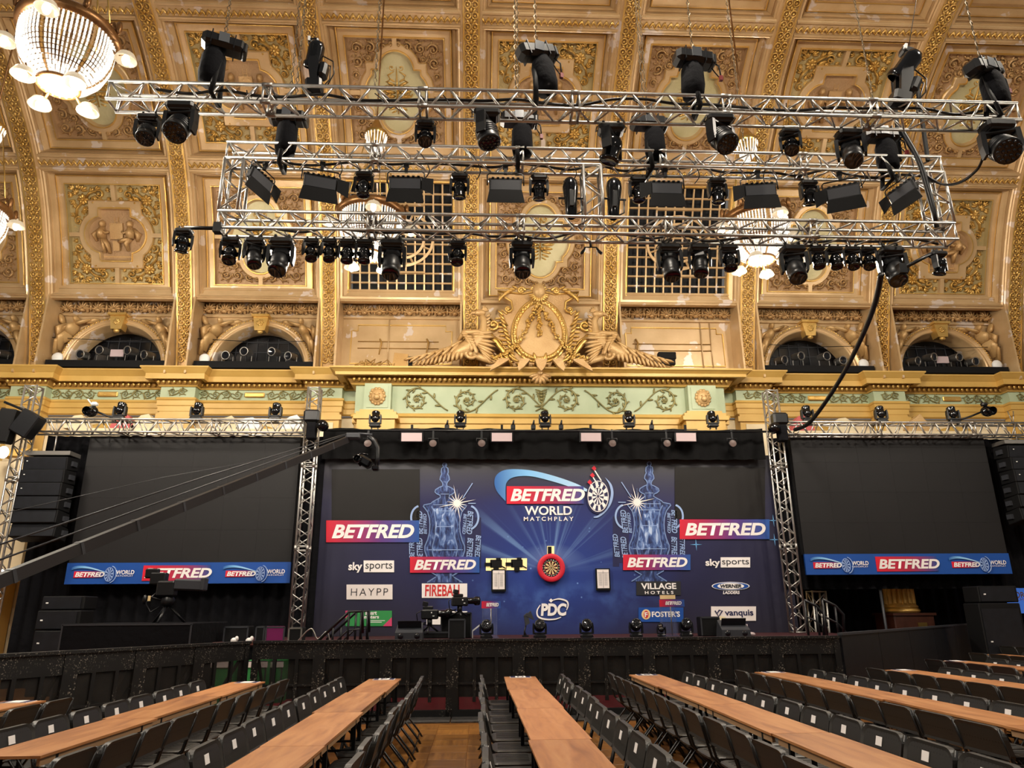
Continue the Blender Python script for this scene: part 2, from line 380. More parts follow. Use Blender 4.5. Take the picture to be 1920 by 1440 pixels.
# --- coffers
HWX,HHS=1.92,1.94
def rect_pts(hx,hz,N=36):
    P=[]
    for (ax,az),(bx,bz) in zip(((hx,hz),(-hx,hz),(-hx,-hz),(hx,-hz)),((-hx,hz),(-hx,-hz),(hx,-hz),(hx,hz))):
        for i in range(N): t=i/N; P.append((ax+(bx-ax)*t,az+(bz-az)*t))
    return P
def shape_A(th,k):                 # cross and circle
    c,s=abs(math.cos(th)),abs(math.sin(th)); hw,hh,r=(.80,1.02,.76) if k else (.47,.78,.54); x0=.37
    best=min(hw/max(c,1e-6),hh/max(s,1e-6)); disc=r*r-(x0*s)**2
    return max(best,x0*c+math.sqrt(disc)) if disc>0 else best
def shape_B(th,k):                 # tall lobes, square shoulders, side lobes
    c,s=abs(math.cos(th)),abs(math.sin(th)); g=.19 if k else 0
    best=min((.70+g)/max(c,1e-6),(.62+g)/max(s,1e-6))
    r,z0=.50+g,.62; disc=r*r-(z0*c)**2
    if disc>0: best=max(best,z0*s+math.sqrt(disc))
    r,x0=.62+g,.30; disc=r*r-(x0*s)**2
    if disc>0: best=max(best,x0*c+math.sqrt(disc))
    return best
def coffer_mesh(s0,kind):
    mb=MB(); base=rect_pts(1.4,1.47); th=[math.atan2(z,x) for x,z in base]
    fr=[(1.92,1.94,0,0),(1.905,1.925,.07,0),(1.86,1.88,.09,0),(1.83,1.86,.05,0),(1.82,1.85,-.06,0),(1.79,1.83,-.06,0),(1.77,1.82,-.02,0),(1.74,1.80,-.10,0),(1.69,1.785,-.20,0),(1.67,1.77,-.24,0),(1.655,1.755,-.18,1),(1.62,1.73,-.17,1),(1.605,1.715,-.25,0),(1.46,1.53,-.25,0),(1.45,1.52,-.21,1),(1.42,1.49,-.21,1),(1.41,1.48,-.38,2 if kind=='A' else 3)]
    rings=[([(x,z) for x,z in rect_pts(a,b)],w,m) for a,b,w,m in fr]
    if kind in 'AB':
        S=shape_A if kind=='A' else shape_B
        def R(k,q=0): return [((S(t,k)+q)*math.cos(t),(S(t,k)+q)*math.sin(t)) for t in th]
        cf=2 if kind=='A' else 3
        rings+= [(R(1,.03),-.38,cf),(R(1,.03),-.30,0),(R(1,.01),-.27,1),(R(1,-.02),-.24,0),(R(0,.06),-.24,0),(R(0,.05),-.20,1),(R(0,.015),-.20,1),(R(0,-.03),-.36,0)]
        rings.append(([(0,0)]*len(th),-.38,4 if kind=='B' else 3))
    else: rings.append(([(0,0)]*len(th),-.38,0))
    vs=[];N=len(base)
    for P,w,m in rings: vs+=[CE(x,s0+z,w) for x,z in P]
    for i in range(len(rings)-1):
        mb.v+= [] ; 
        fs=[(i*N+k,(i+1)*N+k,(i+1)*N+(k+1)%N,i*N+(k+1)%N) for k in range(N)]
        if i==0: mb.add(vs,fs,rings[i+1][2])
        else:
            for f in fs: mb.f.append(f); mb.m.append(rings[i+1][2]); mb.s.append(False)
    return mb.mesh('coffer_'+kind,[M['gold'],M['gilt'],M['fieldgreen'],M['fieldtan'],M['medal']])
def on_vault(name,me,x,s,w,parent,rotz=0,sx=1,sz=1):
    o=put(name,me,parent); o.matrix_local=Matrix.Translation((0,0,0))@CEM(x,s,w)@Matrix.Rotation(rotz,4,'Y')@Matrix.Diagonal((sx,1,sz,1)); return o
ROW=[4.14,8.42,12.70]
BANDS=[6.28,10.56]
# cross bars between the medallion border and the panel frame
def bar_mesh(L,wd=.13): mb=MB(); mb.box((L/2,-.07,0),(L,.14,wd)); return mb.mesh('panel_bar',M['gold'])
BAR={'Ax':bar_mesh(.34),'Az':bar_mesh(.48),'Bx':bar_mesh(.32),'Bz':bar_mesh(.22)}
def cherubs():
    mb=MB()
    for sx in (-1,1):
        x=sx*.42
        mb.ell((x,-.05,.34),(.10,.09,.12),None,8,6)
        mb.tube([(x,-.05,.26),(x+sx*.03,-.07,.08),(x+sx*.02,-.06,-.10)],[.07,.13,.12],8)
        mb.tube([(x,-.08,.16),(x-sx*.14,-.1,.05),(x-sx*.22,-.09,.10)],[.05,.045,.035],6)
        if sx<0:
            mb.tube([(x,-.06,-.1),(x+.02,-.06,-.34),(x+.05,-.05,-.56)],[.09,.07,.045],6); mb.tube([(x,-.06,-.1),(x+.14,-.07,-.3),(x+.2,-.05,-.58)],[.09,.07,.045],6)
        else:
            mb.tube([(x,-.06,-.1),(x-.2,-.1,-.18),(x-.34,-.06,-.22)],[.09,.075,.05],6); mb.tube([(x,-.06,-.1),(x-.1,-.1,-.26),(x-.06,-.06,-.5)],[.09,.07,.045],6)
        mb.tube([(x+sx*.1,-.02,.2),(x+sx*.26,-.03,.0),(x+sx*.2,-.03,-.2)],[.05,.10,.04],6)
    mb.box((0,-.03,.12),(.40,.05,.50)); mb.box((0,-.06,-.34),(.2,.05,.3))
    for q in (-.06,.06): mb.box((q,-.02,.46),(.02,.03,.22))
    mb.box((0,-.02,.44),(.14,.03,.02)); mb.box((0,-.02,-.68),(.86,.05,.06))
    return mb.mesh('cherub_relief',M['relief'])
def bouquet():
    mb=MB(); rr=random.Random(5)
    mb.tube([(0,-.03,.75),(0,-.04,.2),(0,-.03,-.6)],[.02,.03,.015],5)
    for sx in (-1,1):
        scroll(mb,(sx*.14,.72),.13,PI/2,1.2,sx,.025); mb.tube([(sx*.05,-.02,.62),(sx*.26,-.04,.5),(sx*.2,-.02,.38),(sx*.34,-.02,.3)],[.02,.028,.022,.012],5)
        for k in range(9):
            z=.3-.1*k; leaf(mb,(sx*.04,z),.18+.22*math.sin(k*.35+.3),(0 if sx>0 else PI)+sx*(-.5+.12*k)*-1,.28)
        scroll(mb,(sx*.34,-.02),.11,0,1.2,-sx,.02)
    for k in range(14): mb.ell((rr.uniform(-.24,.24),-.05,rr.uniform(-.3,.25)),(.05,.04,.05),None,6,4)
    return mb.mesh('bouquet_relief',M['gilt'])
CH=cherubs(); BQ=bouquet()
CM={(r,k):coffer_mesh(ROW[r],k) for r in (0,1) for k in 'AB'}; CM[(2,'P')]=coffer_mesh(ROW[2],'P')
for k in range(-4,5):
    x0=XC+k*BAY
    for r in range(3):
        if r==0 and abs(k)==1: continue
        kind='P' if r==2 else ('A' if (abs(k)+r)%2==(1 if r==0 and abs(k)>2 else 1) else 'B')
        if r==0: kind='A' if abs(k)==3 else 'B'
        c=cpart('coffer',CM[(r,kind)],x0)
        if kind=='P': continue
        s0=ROW[r]
        for sx in (-1,1):
            o=put('panel_bar',BAR[kind+'x'],c); o.matrix_local=CEM(sx*1.42,s0,-.38)@Matrix.Rotation(PI if sx>0 else 0,4,'Y')
            o=put('panel_bar',BAR[kind+'z'],c); o.matrix_local=CEM(0,s0+sx*1.49,-.38)@Matrix.Rotation(PI/2 if sx>0 else -PI/2,4,'Y')
            for sz in (-1,1):
                o=put('corner_ornament',CA if kind=='A' else CB,c); o.matrix_local=CEM(-sx*1.36,s0+sz*1.43,-.38)@Matrix.Diagonal((sx*1.14,2.6,sz*1.14,1))
        o=put('medallion_relief',CH if kind=='A' else BQ,c); o.matrix_local=CEM(0,s0,-.38)@Matrix.Diagonal((1,1.7,1,1))
# --- ribs and cross bands
SEND=14.9
def rib_mesh():
    mb=MB(); pr=[(-.33,-.35),(-.33,.06),(-.30,.10),(-.25,.10),(-.24,.17),(-.19,.17),(-.18,.12),(.18,.12),(.19,.17),(.24,.17),(.25,.10),(.30,.10),(.33,.06),(.33,-.35)]
    N=70; vs=[];fs=[];n=len(pr)
    for i in range(N+1):
        s=SEND*i/N; vs+=[CE(x,s,w) for x,w in pr]
    mb.add(vs,[])
    for i in range(N):
        for j in range(n-1):
            mb.f.append((i*n+j,i*n+j+1,(i+1)*n+j+1,(i+1)*n+j)); mb.m.append(1 if j in (4,8) else (2 if j==6 else 0)); mb.s.append(False)
    return mb.mesh('rib',[M['gold'],M['gilt'],M['relief']])
def rib_orn():
    mb=MB(); s=.25; i=0
    while s<SEND-.2:
        Mx=CEM(0,s,.12)@Matrix.Diagonal((1.1,2.0,1.05,1)); q=MB()
        for sx in (-1,1):
            q.tube([(sx*.092+.078*math.cos(2*PI*k/10),-.012,.085*math.sin(2*PI*k/10)) for k in range(10)],.022,4,0,False,True,1,True); q.ell((sx*.092,-.02,0),(.036,.03,.036),None,6,4)
            leaf(q,(sx*.02,.08),.15,PI/2-sx*.8,.42)
        q.ell((0,-.02,.15),(.04,.03,.055),None,6,4)
        mb.add([Mx@Vector(p) for p in q.v],q.f,0,True); s+=.29; i+=1
    return mb.mesh('rib_ornament',M['gilt'])
RM=rib_mesh(); RO=rib_orn()
for k in range(-4,6):
    x=XC+(k-.5)*BAY; r=cpart('rib',RM,x); put('rib_ornament',RO,r)
def band_mesh(s0):
    mb=MB(); pr=[(-.24,0),(-.24,.08),(-.20,.11),(-.15,.11),(-.13,.05),(.13,.05),(.15,.11),(.20,.11),(.24,.08),(.24,0)]; n=len(pr)
    vs=[]
    for x in (-1.93,1.93): vs+=[CE(x,s0+a,w) for a,w in pr]
    mb.add(vs,[(j,j+1,n+j+1,n+j) for j in range(n-1)])
    return mb.mesh('cross_band',[M['gold']])
def band_orn(s0):
    mb=MB()
    for i in range(22):
        q=MB(); 
        for sx in (-1,1): leaf(q,(0,-.10),.21,PI/2-sx*.55,.3); 
        q.ell((0,-.03,-.08),(.03,.025,.03),None,5,3); q.ell((.085,-.03,.0),(.02,.02,.02),None,5,3)
        Mx=CEM(-1.84+i*.175,s0,.05)@Matrix.Diagonal((1,2.2,1,1)); mb.add([Mx@Vector(p) for p in q.v],q.f,0,True)
    return mb.mesh('band_ornament',M['gilt'])
for s0 in BANDS:
    a,b=band_mesh(s0),band_orn(s0)
    for k in range(-4,5): c=cpart('cross_band',a,XC+k*BAY); put('band_ornament',b,c)
# closing shell above the last row and behind the coffers
mb=MB(); vs=[]; NS=30
ss=[SEND-.3+(PS[-1]-SEND+.2)*i/NS for i in range(NS+1)]
for s in ss: vs+=[CE(XC-4.6*BAY,s,0),CE(XC+4.6*BAY,s,0)]
mb.add(vs,[(2*i,2*i+1,2*i+3,2*i+2) for i in range(NS)],0,True); mb.build('vault_crown',M['gold'],ceiling)
# --- grille windows in the two bays beside the centre
def grille(n,k):
    x0=XC+k*BAY; wn=struct('window_%d'%n,'gilded lattice grille window in the vault beside the %s rib'%('left' if k<0 else 'right'),'window'); wn.location=(x0,0,0)
    s0=ROW[0]; base=[(1.92,1.94,0,0),(1.90,1.92,.05,0),(1.83,1.85,.05,0),(1.80,1.83,-.04,0),(1.70,1.78,-.12,0),(1.66,1.74,-.12,1),(1.63,1.71,-.16,1),(1.61,1.69,-.30,0)]
    mb=MB(); N=len(rect_pts(1,1)); vs=[]
    for a,b,w,m in base: vs+=[CE(x,s0+z,w) for x,z in rect_pts(a,b)]
    mb.add(vs,[])
    for i in range(len(base)-1):
        for q in range(N): mb.f.append((i*N+q,(i+1)*N+q,(i+1)*N+(q+1)%N,i*N+(q+1)%N)); mb.m.append(base[i+1][3]); mb.s.append(False)
    mb.build('window_frame',[M['gold'],M['gilt']],wn)
    mb=MB(); P=rect_pts(1.61,1.69,12); mb.add([CE(x,s0+z,-.55) for x,z in P],[tuple(range(len(P)))]); mb.build('dark_void',M['dark'],wn)
    def vbar(x,z0,z1,wd=.05):
        mb=MB(); seg=8
        for i in range(seg):
            a=CE(x,s0+z0+(z1-z0)*i/seg,-.22); b=CE(x,s0+z0+(z1-z0)*(i+1)/seg,-.22); mb.bar(a,b,wd,.05)
        return mb
    nx,nz=11,11
    def inside(x,z): return min(math.hypot(x-.28,z+.1),math.hypot(x+.28,z+.1))<.62
    for i in range(1,nx):
        x=-1.61+3.22*i/nx; vbar(x,-1.69,1.69).build('lattice_bar',M['gold'],wn)
    for j in range(1,nz):
        z=-1.69+3.38*j/nz; mb=MB(); mb.bar(CE(-1.61,s0+z,-.22),CE(1.61,s0+z,-.22),.05,.05); mb.build('lattice_bar',M['gold'],wn)
    for R in (.60,.84):
        mb=MB(); pts=[]
        for i in range(41):
            a=2*PI*i/40; pts.append(CE(R*1.2*math.cos(a),s0+R*math.sin(a),-.19))
        mb.tube(pts,.055,4,0,False,False); mb.build('lattice_ring',M['gold'],wn)
    for a in range(8):
        mb=MB(); t=PI/8+a*PI/4; mb.bar(CE(.72*math.cos(t),s0+.6*math.sin(t),-.19),CE(1.01*math.cos(t),s0+.84*math.sin(t),-.19),.05,.05); mb.build('lattice_bar',M['gold'],wn)
    for z in (-1.05,1.05):
        mb=MB(); mb.bar(CE(-.75,s0+z,-.19),CE(.75,s0+z,-.19),.07,.07); mb.build('lattice_bar',M['gold'],wn)
grille(1,-1); grille(2,1)

# ------------------------------------------------------------------ wall behind the stage
wall=struct('wall_back','ornate gilded stage wall with arches, cornice and green frieze','wall')
YL=22.1                                                     # recessed lunette plane
ZC=9.03
ZS=11.36                                                     # top of the shell frieze
LT=CE(0,2.18,0)                                              # lower lip of the first coffer row
def sweep(path,pr,Y0,mats,mis):
    mb=MB(); n=len(pr); vs=[]
    for x,off,mx in path: vs+=[Vector((x+mx*o,Y0-off-o,z)) for o,z in pr]
    mb.add(vs,[])
    for i in range(len(path)-1):
        for j in range(n-1): mb.f.append((i*n+j,i*n+j+1,(i+1)*n+j+1,(i+1)*n+j)); mb.m.append(mis[j]); mb.s.append(False)
    return mb
# lintel over each recess and its shells
def lintel(): 
    mb=MB(); z=LT.z; y=LT.y
    mb.box((0,(y+YL)/2+.05,ZS+.12),(3.84,YL-y+.1,.08)); mb.box((0,y+.10,z+.16),(3.84,.14,.40)); mb.box((0,y+.04,z+.0),(3.84,.14,.10)); mb.box((0,y+.05,z+.12),(3.84,.18,.06)); return mb.mesh('recess_lintel',M['gold'])
LM=lintel()
def shell():
    mb=MB(); N=7
    for k in range(N):
        a=PI*(.06+.88*k/(N-1)); L=.23*(1-.12*abs(math.cos(a))); leaf(mb,(0,-.13),L*1.3,a,.24,0,-.05,.07)
    mb.ell((0,-.07,-.15),(.09,.06,.05),None,8,5)
    for sx in (-1,1): scroll(mb,(sx*.15,-.15),.06,PI/2,1.1,sx,.02,seg=8)
    leaf(mb,(.245,-.18),.30,PI/2,.3,0,-.04,.04)
    return mb.mesh('shell_ornament',M['relief'])
SH=shell(); Z1=ZS
def lunette_wall():
    mb=MB(); N=32; Ro=1.64; zc=ZC; top=Z1+.15; hw=1.93
    a=[PI*i/N for i in range(N+1)]
    arc=[(Ro*math.cos(t),zc+Ro*math.sin(t)) for t in a]
    out=[]
    for t in a:
        c,s=math.cos(t),math.sin(t); k=min(hw/max(abs(c),1e-6),(top-zc)/max(s,1e-6)); out.append((k*c,zc+k*s))
    vs=[Vector((x,YL,z)) for x,z in arc]+[Vector((x,YL,z)) for x,z in out]
    mb.add(vs,[(i,i+1,N+2+i,N+1+i) for i in range(N)])
    mb.box((0,YL-.04,Z1-.55),(3.84,.10,.05)); mb.box((0,YL-.05,Z1+.02),(3.84,.14,.07))
    for sx in (-1,1): mb.box((sx*1.93,21.75,ZC+1.1),(.06,1.0,3.0))
    return mb.mesh('lunette_wall',M['gold'])
def arch_ring():
    mb=MB(); N=36; zc=ZC
    pr=[(1.71,0),(1.71,.12),(1.66,.17),(1.61,.17),(1.59,.09),(1.52,.09),(1.50,.13),(1.47,.13),(1.45,.06),(1.41,-.04),(1.38,-.16),(1.36,-.20),(1.36,-.5)]; n=len(pr); vs=[]
    for i in range(N+1):
        t=PI*i/N
        for r,o in pr: vs.append(Vector((r*math.cos(t),YL-o,zc+r*math.sin(t))))
    mb.add(vs,[(i*n+j,i*n+j+1,(i+1)*n+j+1,(i+1)*n+j) for i in range(N) for j in range(n-1)],0,True)
    return mb.mesh('arch_moulding',M['gold'])
def arch_bead():
    mb=MB(); zc=ZC
    for i in range(60):
        t=PI*(i+.5)/60; mb.ell((1.635*math.cos(t),YL-.18,zc+1.635*math.sin(t)),(.035,.035,.035),None,5,3)
    return mb.mesh('arch_bead',M['gilt'])
def keystone():
    mb=MB(); z=ZC+1.52; mb.prism([(-.16,z-.30),(.16,z-.30),(.24,z+.16),(-.24,z+.16)],YL-.32,YL); mb.box((0,YL-.2,z+.19),(.56,.4,.08)); rosette_=MB(); rosette(rosette_,(0,0),.12,0,7)
    mb.add([Vector(p)+Vector((0,YL-.32,z-.05)) for p in rosette_.v],rosette_.f,0,True); mb.ell((0,YL-.25,z-.34),(.1,.08,.07),None,8,5)
    return mb.mesh('keystone',M['gilt'])
def spandrel():                     # reclining figure leaning on the arch (for the left spandrel; mirrored for the right)
    mb=MB(); y=-.10
    mb.ell((-1.28,y-.04,1.40),(.085,.085,.10),None,8,6)
    mb.tube([(-1.28,y,1.30),(-1.36,y-.02,1.14),(-1.46,y,.96)],[.07,.15,.14],8)
    mb.tube([(-1.30,y-.02,1.24),(-1.12,y-.06,1.28),(-.86,y-.03,1.40)],[.06,.05,.035],6)
    mb.tube([(-1.40,y-.02,1.2),(-1.58,y-.04,1.12),(-1.66,y-.02,.98)],[.06,.05,.035],6)
    mb.tube([(-1.46,y,.96),(-1.60,y-.08,.76),(-1.66,y-.02,.42)],[.13,.10,.05],8); mb.tube([(-1.44,y,.92),(-1.70,y-.05,.66),(-1.78,y-.02,.30)],[.13,.10,.05],8)
    mb.tube([(-1.6,y+.03,1.3),(-1.74,y,1.1),(-1.72,y,.8)],[.05,.14,.08],6)
    leaf(mb,(-1.1,1.33),.5,.25,.3,0,y+.03,.06); leaf(mb,(-1.72,1.25),.45,2.0,.4,0,y+.03,.06)
    return mb.mesh('spandrel_figure',M['stone'])
def recess_box():
    mb=MB(); y1=YL+.75; mb.box((0,y1,ZC+.6),(3.5,.05,1.7)); 
    mb.box((0,(y1+YL)/2,ZC-.08),(3.5,y1-YL,.05))
    return mb.mesh('dark_recess',M['darkglass'])
def recess_grid():
    mb=MB(); y=YL+.70
    for i in range(-4,5): mb.box((i*.34,y,ZC+.6),(.02,.02,1.4))
    for j in range(4): mb.box((0,y,ZC+.15+j*.34),(2.7,.02,.02))
    return mb.mesh('recess_glazing_bars',M['grey'])
LW,AR,AB,KS,SPF,RB,RG=lunette_wall(),arch_ring(),arch_bead(),keystone(),spandrel(),recess_box(),recess_grid()
def flat_wall():
    mb=MB(); mb.box((0,YL+.03,(Z1+ZC)/2),(3.86,.06,Z1-ZC+.3)); mb.box((0,YL-.04,Z1-.55),(3.84,.10,.05)); mb.box((0,YL-.05,Z1+.02),(3.84,.14,.07))
    for sx in (-1,1): mb.box((sx*1.93,21.75,ZC+1.1),(.06,1.0,3.0))
    return mb.mesh('recess_wall',M['gold'])
def flat_panel():
    mb=MB(); z0,z1=ZC+.22,Z1-.78; hw=1.62; y=YL-.02
    P=[(-hw,z0),(hw,z0),(hw,z1-.2),(hw-.2,z1-.2),(hw-.2,z1),(-hw+.2,z1),(-hw+.2,z1-.2),(-hw,z1-.2)]
    mb.tube([(x,y,z) for x,z in P],.028,4,0,False,False,1,True); return mb.mesh('panel_moulding',M['gilt'])
FWL,FPL=flat_wall(),flat_panel()
for k in range(-4,5):
    x=XC+k*BAY
    if k==0: 
        mb=MB(); mb.box((0,21.75,ZC+1.0),(3.9,.6,2.5)); mb.box((0,21.36,LT.z-.02),(3.84,.16,.1)); mb.build('centre_wall',M['gold'],wall,(x,0,0)); continue
    put('recess_lintel',LM,wall,(x,0,0))
    for i in range(8): put('shell_ornament',SH,wall,(x-1.72+i*.49,YL-.06,Z1-.25),None,(1,1.5,1.12))
    if abs(k)==1: put('recess_wall',FWL,wall,(x,0,0)); put('panel_moulding',FPL,wall,(x,0,0)); continue
    for me,nm in ((LW,'lunette_wall'),(AR,'arch_moulding'),(AB,'arch_bead'),(KS,'keystone'),(RB,'dark_recess'),(RG,'recess_glazing_bars')): put(nm,me,wall,(x,0,0))
    for sx in (1,-1): put('spandrel_figure',SPF,wall,(x,YL,ZC+.08),None,(sx,2.0,1.05))
# side entablature with breaks forward under each rib
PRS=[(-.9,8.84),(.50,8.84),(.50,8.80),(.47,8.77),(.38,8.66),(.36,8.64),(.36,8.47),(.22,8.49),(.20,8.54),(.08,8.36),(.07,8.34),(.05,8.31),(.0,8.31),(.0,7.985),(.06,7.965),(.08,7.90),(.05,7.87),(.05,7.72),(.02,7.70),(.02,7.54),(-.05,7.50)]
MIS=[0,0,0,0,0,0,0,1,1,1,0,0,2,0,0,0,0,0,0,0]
def ent_path(ks):
    P=[]
    for k in ks:
        xr=XC+(k-.5)*BAY; P+=[(xr-.52,0,-1),(xr-.52,.32,-1),(xr+.52,.32,1),(xr+.52,0,1)]
    return P
CX0,CX1=at(668,720,21.2).x,at(1356,720,21.2).x
pl=[(XC-5*BAY,0,0)]+ent_path((-4,-3,-2))
xr=XC-1.5*BAY; pl+=[(xr-.52,0,-1),(xr-.52,.32,-1),(xr+.52,.32,1),(xr+.52,0,1),(CX0+.5,0,0)]
pr_=[(CX1-.5,0,0)]+ent_path((2,3,4,5))+[(XC+5.2*BAY,0,0)]
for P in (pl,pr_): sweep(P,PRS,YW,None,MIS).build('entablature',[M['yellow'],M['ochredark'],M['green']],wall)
def eggs(x0,x1,y,z,st=.155,r=.055):
    mb=MB(); n=max(1,int((x1-x0)/st))
    for i in range(n):
        x=x0+(x1-x0)*(i+.5)/n; mb.ell((x,y,z),(r,.05,.075),None,6,4)
    return mb
for side,(ka,kb) in ((-1,(-5,-1)),(1,(1,5))):
    for k in range(ka,kb+1):
        if k==0: continue
        xa,xb=XC+(k-.5)*BAY+.56,XC+(k+.5)*BAY-.56
        if k==-1: xb=CX0
        if k==1: xa=CX1
        if xb-xa<.3: continue
        o=eggs(xa,xb,YW-.16,8.44).build('egg_and_dart',M['gilt'],wall); o['kind']='stuff'
for k in (-4,-3,-2,-1,2,3,4,5):
    xr=XC+(k-.5)*BAY; o=eggs(xr-.64,xr+.64,YW-.48,8.44).build('egg_and_dart',M['gilt'],wall); o['kind']='stuff'
def frieze_scroll(L,H,n,mi=0):
    mb=MB(); 
    for i in range(n):
        x=-L/2+L*(i+.5)/n; d=1 if i%2 else -1
        scroll(mb,(x,0),H*.42,PI/2*d,1.5,d,.02,0,4,9); mb.tube([(x,-.02,H*.42*d),(x+L/n*.5,-.02,H*.2*d),(x+L/n,-.02,-H*.42*d)] if i<n-1 else [(x,-.02,H*.42*d),(x+.12,-.02,H*.2*d)],.018,4)
        for q in range(5): leaf(mb,(x+math.cos(q*1.3)*H*.3,math.sin(q*1.3)*H*.3),H*.3,q*1.3+.7,.35)
    return mb
FS=frieze_scroll(1.35,.32,4).mesh('frieze_scroll',M['olive']); FSP=frieze_scroll(.6,.28,2).mesh('frieze_leaf',M['olive'])
CART=MB(); CART.box((0,-.03,0),(.62,.06,.16),0,None,.03); CART=CART.mesh('frieze_cartouche',M['gilt'])
for k in range(-4,5):
    if abs(k)<2: continue
    x=XC+k*BAY
    for sx in (-1,1): put('frieze_scroll',FS,wall,(x+sx*1.03,YW-.01,8.15),None,(sx,1,1))
    put('frieze_cartouche',CART,wall,(x,YW-.01,8.15))
for k in (-4,-3,-2,-1,2,3,4,5): put('frieze_leaf',FSP,wall,(XC+(k-.5)*BAY,YW-.33,8.15))
# lower storey: pilasters, hood arches, wall
mb=MB(); mb.box((XC,YW+.3,3.75),(46,.2,7.5)); mb.build('lower_wall',M['cream'],wall)
def pilaster():
    mb=MB(); mb.box((0,YW-.1,3.8),(.95,.45,7.5)); mb.box((0,YW-.34,7.36),(1.1,.1,.16)); return mb.mesh('pilaster',M['yellow'])
def pil_panel():
    mb=MB(); mb.box((0,YW-.335,6.6),(.62,.04,1.2)); return mb.mesh('pilaster_panel',M['cream'])
def hood():
    mb=MB(); N=24; pr=[(1.62,0),(1.62,.16),(1.45,.2),(1.40,.05),(1.40,-.2)]; n=len(pr); vs=[]
    for i in range(N+1):
        t=PI*i/N
        for r,o in pr: vs.append(Vector((r*math.cos(t),YW+.2-o,5.62+r*math.sin(t))))
    mb.add(vs,[(i*n+j,i*n+j+1,(i+1)*n+j+1,(i+1)*n+j) for i in range(N) for j in range(n-1)],0,True)
    return mb.mesh('hood_arch',M['yellow'])
PIL,PPN,HOOD=pilaster(),pil_panel(),hood()
for k in (-4,-3,-2,-1,2,3,4,5): put('pilaster',PIL,wall,(XC+(k-.5)*BAY,0,0)); put('pilaster_panel',PPN,wall,(XC+(k-.5)*BAY,0,0))
for k in (-4,-3,-2,2,3,4): put('hood_arch',HOOD,wall,(XC+k*BAY,0,0))
# central entablature over the stage opening
YP=21.2
zt,ze0,ze1=at(1012,690,YP-.6).z,at(1012,704,YP-.3).z,at(1012,724,YP-.05).z
zf0,zf1=at(1012,727,YP).z,at(1012,776,YP).z
zb=at(1012,803,YP).z
PRC=[(-1.4,zt),(.70,zt),(.70,zt-.05),(.64,zt-.07),(.55,zt-.13),(.54,zt-.22),(.34,zt-.20),(.30,zt-.14),(.14,zf0+.06),(.12,zf0+.03),(.0,zf0+.02),(.0,zf1),(.06,zf1-.03),(.10,zf1-.12),(.05,zf1-.16),(.05,zf1-.32),(0,zf1-.34),(0,zb-.8)]
MISC=[0,0,0,0,0,0,0,1,0,0,2,0,0,0,0,0,0]
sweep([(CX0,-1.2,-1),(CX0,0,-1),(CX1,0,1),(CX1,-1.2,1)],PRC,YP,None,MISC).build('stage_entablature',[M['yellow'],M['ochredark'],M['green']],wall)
o=eggs(CX0-.1,CX1+.1,YP-.26,zf0+.17,.15,.055).build('egg_and_dart',M['gilt'],wall); o['kind']='stuff'
SB=[]
for sx,(pa,pb) in ((-1,(683,733)),(1,(1290,1343))):
    a,b=at(pa,750,YP-.3).x,at(pb,750,YP-.3).x; cx=(a+b)/2; wd=b-a
    mb=MB(); mb.box((cx,YP-.1,(zf0+zf1)/2-.02),(wd,.5,zf0-zf1+.04)); mb.box((cx,YP-.36,(zf0+zf1)/2),(wd*.8,.03,(zf0-zf1)*.82),0); p=mb.build('lion_block',M['green'],wall)
    lm=MB(); zc=(zf0+zf1)/2
    lm.ell((cx,YP-.42,zc),(.20,.10,.23),None,12,8); lm.ell((cx,YP-.52,zc-.06),(.10,.08,.09),None,8,6)
    for e in (-1,1): lm.ell((cx+e*.07,YP-.52,zc+.05),(.035,.03,.03),None,6,4); lm.ell((cx+e*.15,YP-.44,zc+.17),(.05,.04,.05),None,6,4)
    for q in range(14): t=2*PI*q/14; lm.ell((cx+.2*math.cos(t),YP-.40,zc+.23*math.sin(t)),(.06,.05,.06),None,6,4)
    lm.build('lion_mask',M['stone'],p)
    mb=MB(); zz=zf1
    for i,(e,h) in enumerate(((.10,.08),(.2,.10),(.26,.12),(.16,.5))): mb.box((cx,YP-.12,zz-h/2),(wd+e*2,.5+e*1.2,h)); zz-=h
    mb.build('block_capital',M['yellow'],wall)
# green frieze scrolls over the stage
xa,xb=at(735,750,YP).x,at(1290,750,YP).x; zc=(zf0+zf1)/2; H=(zf0-zf1)
mb=MB(); n=6; dxs=(xb-xa)/n
for i in range(n):
    x=xa+(xb-xa)*(i+.5)/n; sx=-1 if i<3 else 1; up=-1 if i%2==(0 if i<3 else 1) else 1
    R=H*.45; P=[];r=[]
    for q in range(10):
        t=q/9; P.append((x-sx*(dxs*.62)*(1-t)+sx*R*.2*t*0,YP-.03,zc+up*(R*1.0*math.cos(PI*(.15+.85*t))))); r.append(.022)
    for q in range(1,52):
        t=q/51; a=-PI/2+t*2.9*PI; rad=R*(1-.86*t); P.append((x+sx*rad*math.cos(a),YP-.03,zc+up*rad*math.sin(a))); r.append(.032*(1-.55*t))
    mb.tube(P,r,5); rosette(mb_:=MB(),(x,zc),.10,0,6); mb.add([Vector(p)+Vector((0,YP-.03,0)) for p in mb_.v],mb_.f,0,True)
    ql=MB()
    for q in range(2,44,2):
        p0,p1=P[q],P[q+1]; a=math.atan2(p1[2]-p0[2],p1[0]-p0[0]); sg=1 if (q//2)%2 else -1
        leaf(ql,(p0[0],p0[2]),.20-.0025*q,a+sg*.75,.34)
    mb.add([Vector(p)+Vector((0,YP-.02,0)) for p in ql.v],ql.f,0,True)
xm=(xa+xb)/2; ql=MB()
for q in range(6): ql.ell((xm,-.03,zc+.25-.1*q),(.07-.008*q,.04,.05),None,6,4)
